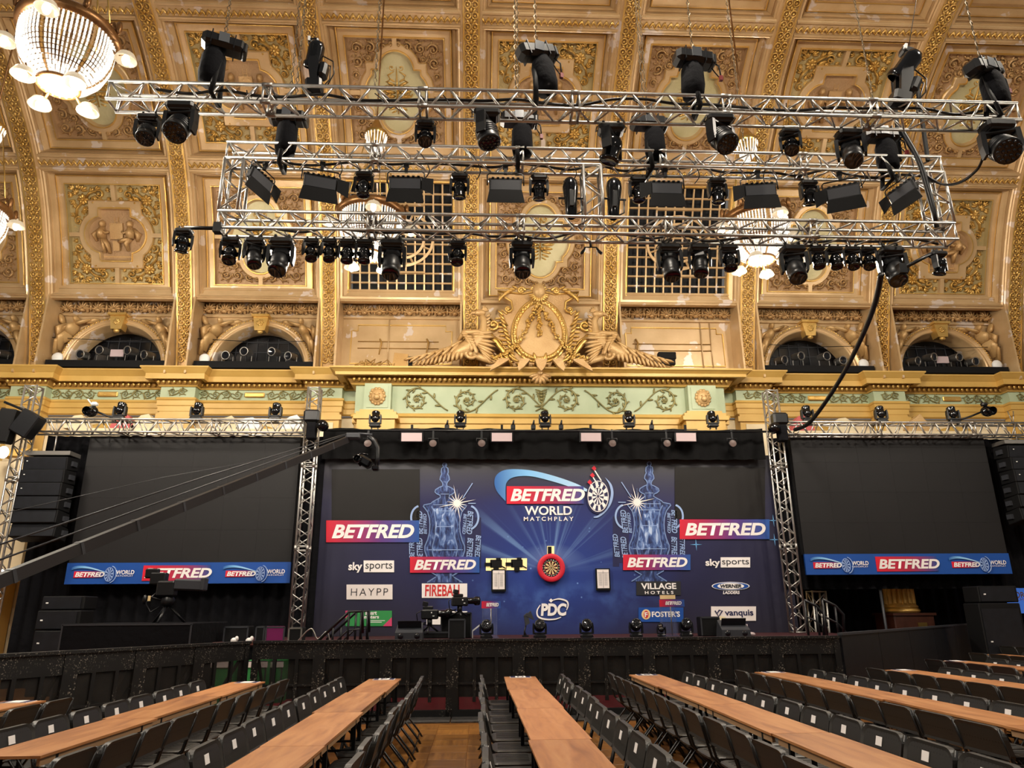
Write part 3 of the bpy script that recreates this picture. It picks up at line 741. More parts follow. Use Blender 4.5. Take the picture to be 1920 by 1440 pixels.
for sx in (-1,1):
    for q in range(5): leaf(ql,(xm,zc+.1*q-.1),.2,PI/2-sx*(.5+.2*q),.3)
mb.add([Vector(p)+Vector((0,YP,0)) for p in ql.v],ql.f,0,True)
mb.build('frieze_scrollwork',M['olive'],wall)
mb=MB()
for k in range(7): a=PI*(1.08+.84*k/6); leaf(mb,(0,.12),.36,a,.34,0,-.1,.09)
mb.ell((0,-.12,.14),(.1,.1,.08),None,8,6); o=mb.build('keystone_shell',M['relief'],wall,(at(1013,715,YP-.6).x,YP-.5,zf0+.12))
# ------------------------------------------------------------------ crest above the stage
cx=at(1012,640,YP-.5).x; YK=YP-.35; SCL=YP/FPX*1.0
KX=lambda px: at(px,640,YK).x-cx
KZ=lambda py: at(1012,py,YK).z
crest=thing('crest','carved gold crest with bearded sun face and garlanded oval shield above the stage','crest',(cx,YK,0))
def egg(a,sc=1.0,dy=0):             # egg outline of the shield: wide below, narrow above
    t=a; x=math.cos(t); z=math.sin(t); wd=KX(1054)*sc*(1-.14*z); zc=(KZ(575)+KZ(668))/2; return (wd*x,dy,zc+(KZ(575)-KZ(668))/2*sc*z*1.06)
mb=MB(); N=48; mb.add([Vector(egg(2*PI*i/N,1,-.10)) for i in range(N)]+[Vector(egg(0,0,-.16))],[(i,(i+1)%N,N) for i in range(N)],0,True); mb.build('shield',M['stone'],crest)
mb=MB(); mb.tube([egg(2*PI*i/N,1.07,-.08) for i in range(N)],.075,8,0,False,True,1,True); mb.tube([egg(2*PI*i/N,1.18,-.04) for i in range(N)],.05,6,0,False,True,1,True)
for i in range(40): q=egg(2*PI*i/40,1.08,-.14); mb.ell(q,(.05,.04,.06),None,6,4)
mb.build('shield_rim',M['gilt'],crest)
# backing cartouche with volutes
mb=MB(); z=lambda py:KZ(py)
sil=[(0,545),(-30,552),(-78,548),(-70,556),(-52,566),(-50,580),(-62,590),(-70,583),(-72,594),(-60,612),(-72,616),(-92,600),(-100,612),(-90,630),(-75,640),(-60,660),(-50,690),(0,695)]
P=[(KX(1012+a),z(b)) for a,b in sil]; P+= [(-x,zz) for x,zz in reversed(P[1:-1])]
# symmetric plate about the crest axis
P=[(KX(1012+a)-KX(1012),z(b)) for a,b in sil]; P=P+[(-x,zz) for x,zz in reversed(P[1:-1])]
mb.prism(P,-.02,.30); mb.build('cartouche_plate',M['relief'],crest)
mb=MB(); mb.tube([(x,-.03,zz) for x,zz in P],.04,5,0,False,True,1,True); mb.build('gilded_edge',M['gilt'],crest)
def sym(f):
    for sx in (-1,1): f(sx)
mb=MB()
def vol(sx):
    s_=lambda a:sx*(KX(1012+a)-KX(1012))
    scroll(mb,(s_(33),z(548)),.13,PI if sx>0 else 0,1.4,-sx,.05,y=-.1); scroll(mb,(s_(86),z(612)),.20,PI if sx<0 else 0,1.4,-sx,.055,y=-.1)
    for q in range(8): leaf(mb,(s_(38+5*q),z(546+1.5*q)),.26,(0 if sx>0 else PI)+sx*(.5-.28*q),.30,0,-.12,.06)
    for q in range(11):
        leaf(mb,(s_(66-2.2*q),z(596+8*q)),.30,PI/2-sx*(.75),.26,0,-.10,.06); leaf(mb,(s_(70-2.2*q),z(600+8*q)),.24,PI/2-sx*1.6,.28,0,-.08,.05)
    scroll(mb,(s_(58),z(582)),.12,PI if sx>0 else 0,1.3,sx,.04,y=-.1)
    mb.tube([(s_(98),-.10,z(606)),(s_(100),-.12,z(618)),(s_(90),-.12,z(634)),(s_(76),-.1,z(650)),(s_(62),-.1,z(668)),(s_(52),-.08,z(690))],[.05,.08,.09,.08,.07,.05],6)
    for q in range(7): leaf(mb,(s_(6+8*q),z(682+(q%2)*3)),.34,PI/2-sx*(.3+.2*q)-(PI if q%2 else 0),.28,0,-.14,.06)
    for q in range(5): leaf(mb,(s_(48+7*q),z(678)),.26,PI/2-sx*(.8+.2*q),.3,0,-.16,.06)
sym(vol); mb.build('volute_scrollwork',M['gilt'],crest)
# face with rays
fz=z(551); mb=MB(); mb.ell((0,-.22,fz),(.20,.18,.25),None,14,10); mb.ell((0,-.35,fz-.02),(.03,.05,.07),None,8,5)
for e in (-1,1): mb.ell((e*.065,-.31,fz+.04),(.035,.03,.02),None,8,5); mb.ell((e*.07,-.30,fz+.085),(.055,.03,.018),None,8,5); mb.ell((e*.09,-.28,fz-.05),(.05,.05,.05),None,8,5)
mb.ell((0,-.31,fz-.10),(.05,.03,.018),None,8,5); mb.build('sun_face',M['stone'],crest)
mb=MB()
for q in range(9): a=PI*(.12+.76*q/8); leaf(mb,(.13*math.cos(a),fz+.14*math.sin(a)),.20,a,.34,0,-.12,.04)
for q in range(11): a=PI*(1.05+.9*q/10); leaf(mb,(.08*math.cos(a),fz-.1+.05*math.sin(a)),.26,a,.3,0,-.2,.06)
mb.build('hair_and_rays',M['gilt'],crest)
rr=random.Random(11)
def garland(pts,wd,n,name):
    mb=MB()
    for i in range(n):
        t=i/(n-1)*(len(pts)-1); j=min(int(t),len(pts)-2); p=Vector(pts[j]).lerp(Vector(pts[j+1]),t-j)
        mb.ell(p+Vector((rr.uniform(-wd,wd),rr.uniform(-.03,.03),rr.uniform(-.04,.04))),(rr.uniform(.03,.055),.05,rr.uniform(.03,.055)),None,6,4)
    mb.build(name,M['gilt'],crest)
s_=lambda a:KX(1012+a)-KX(1012)
garland([(0,-.2,z(575)),(s_(-18),-.2,z(605)),(s_(-35),-.2,z(640)),(s_(-58),-.2,z(665)),(s_(-85),-.2,z(676)),(s_(-105),-.2,z(672))],.075,130,'garland'); garland([(0,-.2,z(575)),(s_(18),-.2,z(605)),(s_(35),-.2,z(640)),(s_(58),-.2,z(665)),(s_(85),-.2,z(676)),(s_(105),-.2,z(672))],.075,130,'garland')
garland([(0,-.2,z(578)),(0,-.2,z(600)),(0,-.2,z(618)),(0,-.2,z(634))],.075,60,'garland')
# feet hanging over the cornice
for a,wd in ((-68,.16),(-30,.15),(0,.18),(30,.15),(68,.16)):
    mb=MB(); x=s_(a); zt2=z(686); d=-.02*a/30
    mb.prism([(x-wd,zt2),(x+wd,zt2),(x+wd*.6+a*.004,zt2-.22),(x+a*.006,zt2-.34),(x-wd*.6+a*.004,zt2-.22)],-.55,-.42); mb.box((x,-.25,zt2+.02),(wd*2,.6,.05)); mb.build('scroll_foot',M['relief'],crest)
# griffins either side
def griffin(sx):
    s2=lambda a:sx*s_(abs(a)); F=lambda a:(a if sx>0 else PI-a)      # angle mirrored for the other side; 0 points away from the shield
    b=MB(); b.tube([(s2(170),-.05,z(676)),(s2(148),-.1,z(664)),(s2(128),-.14,z(655)),(s2(112),-.14,z(640)),(s2(104),-.14,z(622)),(s2(103),-.15,z(606)),(s2(107),-.16,z(597))],[.10,.22,.26,.20,.13,.10,.10],10)
    b.ell((s2(111),-.18,z(592)),(.19,.11,.11),None,12,8); b.tube([(s2(116),-.18,z(592)),(s2(126),-.2,z(593)),(s2(130),-.2,z(599))],[.08,.05,.012],6)
    b.ell((s2(113),-.28,z(590)),(.03,.03,.03),None,6,4)
    for q in range(4): leaf(b,(s2(107),z(588)),.22,F(2.0+.35*q),.32,0,-.16,.05)
    for q in range(6): leaf(b,(s2(100),z(600+6*q)),.2,F(PI*.8),.4,0,-.16,.05)
    b.tube([(s2(122),-.16,z(668)),(s2(104),-.22,z(678)),(s2(88),-.22,z(684)),(s2(80),-.2,z(684))],[.14,.09,.07,.05],7)
    for q in range(3): b.ell((s2(78),-.24,z(682+2*q)),(.06,.05,.035),None,6,4)
    scroll(b,(s2(127),z(668)),.26,F(0),1.7,sx,.07,y=-.22)
    o=b.build('griffin',M['stone'],crest)
    wv=MB()
    for q in range(9):
        t=q/8; leaf(wv,(s2(134-3.2*q),z(634+4.0*q)),.88-.34*t,F(PI-.10+1.0*t),.15,0,-.26-.03*(q%2),.055)
    for r_ in range(2):
        for q in range(7): leaf(wv,(s2(146-r_*8-3.2*q),z(634+r_*6+3.2*q)),.26,F(PI+.1+.22*q),.42,0,-.35-.03*r_,.06)
    wv.tube([(s2(150),-.2,z(644)),(s2(140),-.26,z(631)),(s2(115),-.26,z(629)),(s2(90),-.22,z(634))],[.05,.10,.08,.03],6)
    wv.build('wing',M['stone'],o)
    tl=MB()
    for q in range(13):
        t=q/12; x=146+88*t; zz=646+34*t**.75
        leaf(tl,(s2(x-8),z(zz-5)),.62-.24*t,F(-.55+.3*t-.35*(q%2)),.20,0,-.16-.05*(q%2),.08); leaf(tl,(s2(x-12),z(zz+3)),.5-.24*t,F(-1.5+.5*t),.22,0,-.24,.07)
    tl.tube([(s2(138),-.05,z(655)),(s2(165),-.05,z(668)),(s2(200),-.04,z(682)),(s2(240),-.04,z(687))],[.20,.16,.09,.03],7); tl.build('leafy_tail',M['stone'],o)
    return o
griffin(-1); griffin(1)

# ------------------------------------------------------------------ lamps and bits in the arches
def parcan_mesh():
    b=MB(); Mx=Matrix.Rotation(PI/2,4,'X'); b.lathe([(.02,-.22),(.11,-.20),(.125,-.1),(.13,.16),(.145,.17),(.145,.20),(.12,.19)],14,Mx); y=MB(); y.tube([(-.17,0,0),(-.17,0,-.22),(.17,0,-.22),(.17,0,0)],.014,4,0,True,False); y.box((0,0,-.27),(.1,.1,.09))
    l=MB(); l.lathe([(0,.15),(.12,.17)],14,Mx)
    return b.mesh('can',M['alud']),y.mesh('bracket',M['alud']),l.mesh('lens',M['lens'])
PC=parcan_mesh(); AN={-3:'far left arch',-2:'inner left arch',2:'inner right arch',3:'far right arch',-4:'arch cut by the left edge',4:'arch cut by the right edge'}
for k in (-4,-3,-2,2,3,4):
    x=XC+k*BAY; nm=0
    for i,dx in enumerate((-1.0,-.42,.46,1.0)):
        p=Vector((x+dx,YL-.02,ZC+.44+(.14 if abs(dx)<.6 else 0)))
        if not seen(p,10): continue
        t=thing('par_can_lamp','silver par can, %s from the left in the %s'%(ORD[i],AN[k]),'lamp',p,(0,0,0),'par cans on the arch ledges')
        sgn=-1 if k>0 else 1
        r=(.18,0,-.25*sgn-.15*dx)
        put('can',PC[0],t,(0,0,0),r); put('lens',PC[2],t,(0,0,0),r); put('bracket',PC[1],t,(0,0,-.02 if abs(dx)>.6 else -.14))
    if abs(k)<4:
        b=MB(); b.ell((0,0,0),(.17,.09,.17),None,14,8); b.box((0,.08,-.12),(.06,.1,.16)); sg=1 if k>0 else -1
        tag(b.build('wifi_dome',M['wht'],None,(x+sg*1.58,YL-.38,ZC+.22)),'white dome aerial at the outer foot of the %s'%AN[k],'aerial','white domes on the ledges')
    if abs(k)==3:
        t=thing('small_monitor','small pale monitor between the par cans in the %s'%AN[k],'monitor',(x+.02,YL-.02,ZC+.38)); b=MB(); b.box((0,0,.13),(.42,.05,.24),0,None,.01); b.build('screen',M['lensw'],t); b=MB(); b.box((0,.02,-.05),(.08,.06,.2)); b.build('stand',M['blk'],t)
    b=MB(); b.box((0,YL-.30,ZC+.0),(3.7,.4,.22)); b.build('ledge',M['blkm'],wall,(x,0,0))
    b=MB(); b.tube([(-1.9,YL-.3,ZC+.92),(0,YL-.3,ZC+.82),(1.9,YL-.3,ZC+.88)],.012,4)
    tag(b.build('cable',M['blk'],None,(x,0,0)),'thin dark cable strung across the %s'%AN[k],'cable','cables across the arches')
# boxes left on the cornice beside the crest
p=at(752,682,YP-.2); b=MB(); b.box((0,0,.28),(.42,.05,.44),0,Matrix.Rotation(.12,3,'Y')); b.box((.30,.06,.24),(.12,.1,.34),1); tag(b.build('plywood_offcut',[M['ochredark'],M['blkm']],None,(p.x,20.75,zt-.02)),'loose tan board leaning on the cornice left of the crest','board')
p=at(1250,668,YL-.3); b=MB(); b.box((0,0,0),(.58,.2,.24),0,None,.02); b.box((0,0,-.2),(.5,.16,.2)); tag(b.build('vent_box',M['blkm'],None,(p.x,YL-.3,p.z)),'black box on the ledge right of the crest','box')
for i,px in enumerate((712,800,1192)):
    p=at(px,650,YL-.05); b=MB(); b.tube([(0,0,.25),(.06,-.05,.1),(0,-.06,-.3)],[.03,.035,.02],6); tag(b.build('wall_hook',M['ochredark'],None,(p.x,YL-.08,p.z)),['bent metal hook on the tan wall, leftmost of three','bent metal hook on the tan wall nearest the left griffin','bent metal hook on the tan wall right of the crest'][i],'hook')

p=at(705,684,20.7); b=MB(); r=random.Random(8)
for i in range(14): x=r.uniform(-.5,.5); b.tube([(x,r.uniform(-.1,.1),0),(x+r.uniform(-.2,.2),0,r.uniform(.1,.3)),(x+r.uniform(-.4,.4),0,r.uniform(.0,.12))],.022,5)
tag(b.build('cable_heap',M['ochredark'],None,(p.x,20.75,zt)),'tangled heap of old cable on the cornice at its left end','cable')
for sx,xs in ((-1,(728,)),(1,(1316,1334))):
    for px in xs: p=at(px,650,YL-.04); b=MB(); b.tube([(p.x,YL-.04,ZC+.1),(p.x,YL-.04,ZS-.6)],.02,6); b.build('conduit',M['gold'],wall)
    for zz in (ZC+.75,ZC+.98): b=MB(); b.tube([(XC+sx*BAY-1.4,YL-.03,zz),(XC+sx*BAY+1.2,YL-.03,zz)],.014,5); b.build('conduit',M['ochredark'],wall)
# ------------------------------------------------------------------ chandeliers
def chandelier_meshes():
    d={}
    b=MB(); b.lathe([(.70,.0),(.78,.02),(.80,.10),(.76,.16),(.72,.17),(.70,.12),(.68,.02),(.70,0)],40); 
    for k in range(8):
        a=2*PI*k/8; P=[(.76*math.cos(a),.76*math.sin(a),.15)]; b.tube([(.76*math.cos(a),.76*math.sin(a),.14),(.70*math.cos(a),.70*math.sin(a),.30),(.58*math.cos(a),.58*math.sin(a),.26),(.56*math.cos(a),.56*math.sin(a),.18)],[.03,.035,.025,.02],6); b.ell((.80*math.cos(a),.80*math.sin(a),.22),(.06,.06,.12),None,6,5)
    d['crown_ring']=(b,M['bronze'])
    b=MB(); c2=MB(); n=64; rr=random.Random(2)
    prof_=[(.70,.04),(.70,-.14),(.68,-.32),(.60,-.52),(.46,-.68),(.30,-.78)]
    for k in range(n):
        a=2*PI*k/n; tgt=c2 if k%11==4 else b
        for j in range(len(prof_)-1):
            (r0,z0),(r1,z1)=prof_[j],prof_[j+1]
            for q in range(3):
                t0,t1=q/3+.02,(q+1)/3-.05; A=Vector(((r0+(r1-r0)*t0)*math.cos(a),(r0+(r1-r0)*t0)*math.sin(a),z0+(z1-z0)*t0)); B=Vector(((r0+(r1-r0)*t1)*math.cos(a),(r0+(r1-r0)*t1)*math.sin(a),z0+(z1-z0)*t1))
                wd=.021*(.55+.45*r0/.7); tgt.bar(A,B,wd*1.3,wd*1.3)
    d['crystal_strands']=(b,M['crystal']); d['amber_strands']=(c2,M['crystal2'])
    b=MB(); b.lathe([(.30,-.77),(.33,-.78),(.33,-.82),(.29,-.82)],28); d['bottom_ring']=(b,M['bronze'])
    b=MB(); b.lathe([(.30,-.80),(.2,-.83),(.0,-.84)],24); 
    for k in range(16): a=2*PI*k/16; b.bar((.05*math.cos(a),.05*math.sin(a),-.85),(.27*math.cos(a),.27*math.sin(a),-.83),.02,.02)
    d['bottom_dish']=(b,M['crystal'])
    b=MB()
    for k in range(6): a=2*PI*k/6+.3; b.tube([(.62*math.cos(a),.62*math.sin(a),.15),(.20*math.cos(a),.20*math.sin(a),1.9)],.016,5)
    b.lathe([(.06,1.78),(.24,1.86),(.28,1.96),(.2,2.02),(.1,2.2),(.05,2.3)],16); d['upper_crown']=(b,M['brass'])
    b=MB()
    for k in range(20): a=2*PI*k/20; b.tube([(.26*math.cos(a),.26*math.sin(a),1.9),(.2*math.cos(a),.2*math.sin(a),1.66),(.06*math.cos(a),.06*math.sin(a),1.5)],.016,4)
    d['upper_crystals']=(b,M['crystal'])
    c=MB(); c.lathe([(.02,.02),(.13,.05),(.17,.12),(.18,.15),(.165,.15),(.12,.08),(.02,.05)],16); c.tube([(0,0,.02),(0,0,-.02)],.02,6)
    bl=MB(); bl.ell((0,0,.0),(.065,.065,.09),None,10,8)
    ar=MB(); ar.tube([(0,0,0),(.1,0,-.10),(.22,0,-.06),(.26,0,.04)],[.02,.022,.02,.014],6)
    return {k:v[0].mesh(k,v[1]) for k,v in d.items()}, c.mesh('lamp_cup',M['cup']), bl.mesh('bulb',M['bulb']), ar.mesh('arm',M['bronze'])
CHM,CUP,BULB,ARM=chandelier_meshes()
def ceil_z(y):
    best=min(PF,key=lambda p:abs(p.x-y)); return best.y
def chandelier(x,y,z,label,watts=None):
    t=thing('chandelier',label,'chandelier',(x,y,z),(0,0,0),'crystal chandeliers of the hall'); t.scale=(1,1,1.18)
    for k,me in CHM.items():
        o=put(k,me,t)
        if 'strands' in k or 'crystals' in k: o['kind']='stuff'
    for i in range(8):
        a=2*PI*i/8+.2; up=(i%2==0); R=.92 if up else .70; zz=-.06 if up else -.80
        if not up: R=.52
        ar=put('arm',ARM,t,((R-.26)*math.cos(a),(R-.26)*math.sin(a),zz+.02),(0,0,a))
        c=put('lamp_cup',CUP,t,(R*math.cos(a),R*math.sin(a),zz),(PI,0,0)); put('bulb',BULB,c,(0,0,.14))
    b=MB(); zt_=(ceil_z(y)-z)/1.18; b.tube([(0,0,2.25),(0,0,max(2.6,zt_))],.02,6); b.lathe([(.0,max(2.6,zt_)-.12),(.14,max(2.6,zt_)-.06),(.16,max(2.6,zt_))],12); b.build('hanging_rod',M['bronze'],t)
    ld=bpy.data.lights.new('chandelier_light','POINT'); ld.energy=watts or CHANDELIER_WATTS; ld.color=(1.0,.895,.75); ld.shadow_soft_size=.45
    lo=bpy.data.objects.new('chandelier_light',ld); COL.objects.link(lo); lo.parent=t; lo.location=(0,0,-1.05)
    return t
pA=at(695,432,14.95); pB=at(1421,442,14.95); pL=at(120,112,10.25)
chandelier(pA.x,14.95,pA.z+.30,'lit crystal chandelier behind the lower truss in front of the left grille window')
chandelier(pB.x,14.95,pB.z+.30,'lit crystal chandelier behind the lower truss in front of the right grille window')
chandelier(pL.x,10.25,pL.z+.42,'large lit crystal chandelier near the top left corner')
chandelier(pA.x-8.95,14.95,pA.z+.30,'lit crystal chandelier just cut by the left edge level with the lower truss')
chandelier(pL.x-1.75,9.3,pL.z+.35,'lit crystal chandelier cut by the top left edge of the picture')
# unseen chandeliers added over and behind the seating to brighten tables and upper vault
for x,y,z,l,wt in ((15.4,10.25,11.0,'over the right end of the barrier',1200),(2.0,7.0,14.6,'above the highest truss',2600),(11.2,7.0,14.6,'above the right end of the highest truss',2600),(-7.0,1.0,11,'over the left seating',800),(6.0,-1.0,11,'behind the camera to the right',800)):
    chandelier(x,y,z,'unseen crystal chandelier added for light, %s'%l,wt)

# ================================================================== TRUSSES
def truss(name,label,a,b,s=.29,up=(0,0,1),pitch=.265,faces=(0,1,2,3),group='aluminium trusses',cr=.026,br=.0155):
    a=Vector(a);b=Vector(b);t=(b-a).normalized();L=(b-a).length; u=Vector(up);u=(u-t*u.dot(t)).normalized(); v=t.cross(u)
    o=thing(name,label,'truss',a,(0,0,0),group); h=s/2
    cs=[u*h+v*h,u*h-v*h,-u*h-v*h,-u*h+v*h]
    for c in cs: mb=MB(); mb.tube([c,c+t*L],cr,10); mb.build('chord',M['alu'],o)
    n=max(2,round(L/pitch)); st=L/n
    for f in faces:
        c0,c1=cs[f],cs[(f+1)%4]; mb=MB()
        for i in range(n):
            p,q=(c0,c1) if (i+f)%2==0 else (c1,c0)
            mb.tube([p+t*(i*st+.03),q+t*((i+1)*st-.03)],br,6)
        nm=max(1,round(L/2.4))
        for i in range(nm+1):
            for e in ((-.05,.05) if 0<i<nm else (.02 if i==0 else -.02,)): x=L*i/nm+e; mb.tube([c0+t*x,c1+t*x],br*1.1,6)
        mb.build('lacing',M['alu'],o)
    nm=max(1,round(L/2.4)); mb=MB(); mb.tube([-t*.07,t*.07],cr*1.35,8); me=mb.mesh('coupler',M['alud'])
    for i in range(1,nm):
        for c in cs: put('coupler',me,o,c+t*(L*i/nm))
    return o
YF=8.7; S_=.29
zFt=(at(960,170.5,YF).z); zFc=zFt-S_/2; xF0,xF1=at(200,172,YF).x,at(1912,212,YF).x
truss('lighting_truss','long straight lighting truss flown highest, nearest the seating',(xF0,YF+S_/2,zFc),(xF1,YF+S_/2,zFc),S_)
YR=10.1; zUt=at(960,277,YR).z; zLt=at(960,404,YR).z; xR0,xR1=at(425,270,YR).x,at(1765,300,YR).x
zUc,zLc=zUt-S_/2,zLt-S_/2
truss('lighting_truss','upper rail of the flown truss frame',(xR0,YR+S_/2,zUc),(xR1,YR+S_/2,zUc),S_)
truss('lighting_truss','lower rail of the flown truss frame',(xR0,YR+S_/2,zLc),(xR1,YR+S_/2,zLc),S_)
for x,l in ((xR0+.15,'left upright of the flown truss frame'),((xR1-.15),'right upright of the flown truss frame'),(at(1112,350,YR).x,'middle upright of the flown truss frame')):
    truss('lighting_truss',l,(x,YR+S_/2,zLc+S_/2),(x,YR+S_/2,zUc-S_/2),S_,(1,0,0),.28)
# goal posts on the stage
YG=18.35
gx=[at(30,900,YG).x,at(573,960,YG).x,at(1470,960,YG).x]
zg=at(330,801,YG).z; zpt=at(592,728,YG).z; zst=1.10
truss('lighting_truss','upright truss tower at the far left edge of the stage',(gx[0],YG,.02),(gx[0],YG,zpt),S_,(1,0,0),.26)
truss('lighting_truss','upright truss tower between left screen and backdrop',(gx[1],YG,zst),(gx[1],YG,zpt),S_,(1,0,0),.26)
truss('lighting_truss','upright truss tower between backdrop and right screen',(gx[2],YG,zst),(gx[2],YG,zpt),S_,(1,0,0),.26)
truss('lighting_truss','horizontal truss over the left video screen',(gx[0]+.16,YG,zg),(gx[1]-.16,YG,zg),.33,(0,0,1),.23)
xRe=at(1990,795,YG).x
truss('lighting_truss','horizontal truss over the right video screen',(gx[2]+.16,YG,zg),(xRe,YG,zg),.33,(0,0,1),.23)

# ================================================================== MOVING LIGHTS
def mh_meshes():
    d={}
    b=MB(); b.box((0,0,-.055),(.34,.22,.11),0,None,.03); b.box((0,0,-.115),(.26,.17,.03),0,None,.01)
    for sx in (-1,1): b.box((sx*.10,0,.03),(.035,.06,.08)); b.tube([(sx*.17,-.05,-.03),(sx*.195,-.05,-.05),(sx*.195,.05,-.05),(sx*.17,.05,-.03)],.008,4)
    d['base']=b.mesh('base',M['blk'])
    y=MB()
    for sx in (-1,1): y.prism([(sx*.15,-.12),(sx*.20,-.12),(sx*.205,-.30),(sx*.19,-.42),(sx*.16,-.42),(sx*.15,-.30)],-.06,.06)
    y.box((0,0,-.14),(.36,.11,.05),0,None,.015); y.lathe([(.06,-.11),(.06,-.14)],10)
    d['yoke']=y.mesh('yoke',M['blk'])
    Mx=Matrix.Identity(4)
    h=MB(); h.lathe([(0,.15),(.09,.15),(.125,.11),(.14,.04),(.14,-.10),(.15,-.13),(.15,-.17),(.13,-.175)],18); h.tube([(-.15,0,0),(.15,0,0)],.05,8)
    for q in range(4): h.lathe([(.145,.06-.035*q),(.150,.05-.035*q),(.145,.04-.035*q)],18)
    d['wash']=h.mesh('wash_head',M['blk'])
    l=MB(); l.lathe([(.13,-.174),(.09,-.182),(0,-.186)],18)
    for q in range(19):
        r=.0 if q==0 else (.055 if q<7 else .105); a=q*PI/3 if q<7 else q*PI/6; l.ell((r*math.cos(a),r*math.sin(a),-.184),(.022,.022,.012),None,6,4)
    d['washlens']=l.mesh('lens',M['lens'])
    h=MB(); h.box((0,0,.12),(.26,.24,.22),0,None,.05); h.lathe([(.12,.03),(.135,0),(.135,-.16),(.12,-.20),(.13,-.22),(.13,-.30),(.115,-.31)],16); h.tube([(-.15,0,0),(.15,0,0)],.05,8); h.box((0,.12,.02),(.14,.04,.3),0,None,.015)
    d['profile']=h.mesh('profile_head',M['blk'])
    l=MB(); l.lathe([(.115,-.305),(.07,-.29),(0,-.285)],16); d['proflens']=l.mesh('lens',M['lens'])
    h=MB(); h.ell((0,0,.03),(.13,.13,.15),None,14,9); h.lathe([(.12,-.02),(.12,-.14),(.135,-.16),(.135,-.20),(.10,-.205)],16); h.tube([(-.15,0,0),(.15,0,0)],.05,8)
    d['beam']=h.mesh('beam_head',M['blkg'])
    l=MB(); l.lathe([(.10,-.20),(.06,-.19),(0,-.185)],16); d['beamlens']=l.mesh('lens',M['lens'])
    return d
MH=mh_meshes()
def moving_head(p,kind,sc,pan,tilt,label,group,stand=False):
    t=thing('moving_head_light',label,'stage light',p,(PI if stand else 0,0,0),group); t.scale=(sc,sc,sc)
    put('base',MH['base'],t); put('yoke',MH['yoke'],t,(0,0,0),(0,0,pan))
    h=put('head',MH[kind],t,(0,0,-.33)); h.rotation_euler=Euler((tilt,0,pan),'XYZ')
    put('lens',MH[{'wash':'washlens','profile':'proflens','beam':'beamlens'}[kind]],h)
    return t
def clampz(z): return z
G1='moving lights under the highest truss'
zFb=zFt-S_-.06
for i,(px,kind,sc,pan,tilt) in enumerate([(278,'wash',.86,.2,-.4),(337,'wash',1.12,-.1,-.55),(798,'beam',.76,.1,-.5),(913,'wash',1.10,1.1,-.25),(1145,'beam',1.12,1.0,.3),(1350,'wash',1.12,.5,-.6),(1478,'beam',.78,-.5,-.5),(1588,'profile',1.05,-.5,-.6),(1868,'wash',1.30,-.3,-.8)]):
    yy=YF+.02 if i in (1,3,5,8) else YF+S_; x=at(px,235,yy).x
    moving_head((x,yy,zFb),kind,sc,pan,tilt,'moving head light, %s from the left under the highest truss'%ORD[i],G1)
zUb=zUt-S_-.05
G2='small moving lights under the upper frame rail'
for i,px in enumerate((683,862,1010,1195,1342,1513)):
    x=at(px,330,YR+S_).x; moving_head((x,YR+S_,zUb),'beam',.80,0,.12*(i%3-1)+.1,'small moving head, %s from the left under the upper frame rail'%ORD[i],G2)
zLb=zLt-S_-.05
G3='moving lights under the lower frame rail'
for i,(px,kind,sc,pan,tilt) in enumerate([(435,'beam',.80,.3,-.4),(480,'profile',.84,.5,-.5),(530,'profile',1.05,.05,-.5),(585,'beam',.68,.6,-.3),(619,'beam',.68,.5,-.2),(653,'beam',.72,.2,-.1),(685,'beam',.72,.1,-.1),(737,'profile',1.08,.05,-.45),(858,'beam',.74,0,-.3),(978,'profile',1.0,0,-.5),(1252,'profile',1.02,-.1,-.4),(1308,'profile',.9,-.35,-.4),(1363,'beam',.8,-.1,-.2),(1482,'profile',1.08,-.25,-.55),(1527,'beam',.7,-.1,-.2),(1560,'beam',.7,-.3,-.2),(1592,'beam',.7,-.5,-.3),(1622,'beam',.7,-.7,-.4),(1664,'profile',1.10,-.3,-.5)]):
    x=at(px,455,YR+S_).x; moving_head((x,YR+S_*.9,zLb),kind,sc,pan,tilt,'moving head light, %s from the left under the lower frame rail'%ORD[i],G3)
# outrigger lights either end of the frame
for px,py,l,ex in ((345,436,'left',409),(1757,470,'right',1690)):
    p=at(px,py,YR); q=at(ex,428 if l=='left' else 505,YR)
    t=thing('outrigger_arm','black outrigger arm reaching past the %s end of the truss frame'%l,'arm',(0,0,0)); b=MB()
    b.tube([q,(p.x,YR,q.z if l=='left' else p.z)],.03,8); b.build('pole',M['blk'],t); b=MB(); b.box((q.x,YR,q.z),(.12,.12,.16)); b.build('clamp',M['blk'],t)
    moving_head((p.x,YR,(q.z if l=='left' else p.z)-.03),'beam',.72,.5,.3,'moving head hanging from the outrigger arm at the %s end of the frame'%l,'outrigger lights')
# barn-door soft panels on the upper rail
def panel_meshes():
    b=MB(); b.box((0,0,-.22),(.62,.14,.26),0,None,.02); b.box((0,.02,-.08),(.66,.10,.06),0,None,.01); 
    for q in range(6): b.box((-.24+.096*q,-.0,-.055),(.05,.12,.02))
    y=MB(); y.tube([(-.35,0,-.2),(-.35,0,.02),(-.31,0,.06),(.31,0,.06),(.35,0,.02),(.35,0,-.2)],.014,6); y.box((0,0,.12),(.06,.06,.14)); y.box((0,0,.2),(.1,.07,.07))
    dl=MB(); dl.prism([(-.31,-.34),(.31,-.34),(.36,-.60),(-.36,-.60)],-.10,-.085)
    ds=MB(); ds.prism([(0,-.10),(0,-.34),(.22,-.44),(.22,-.12)],-.09,-.075)
    f=MB(); f.box((0,-.072,-.22),(.56,.01,.20))
    return b.mesh('housing',M['blk']),y.mesh('yoke',M['blk']),dl.mesh('barn_door',M['blkm']),ds.mesh('barn_door',M['blkm']),f.mesh('diffuser',M['grey'])
PM=panel_meshes()
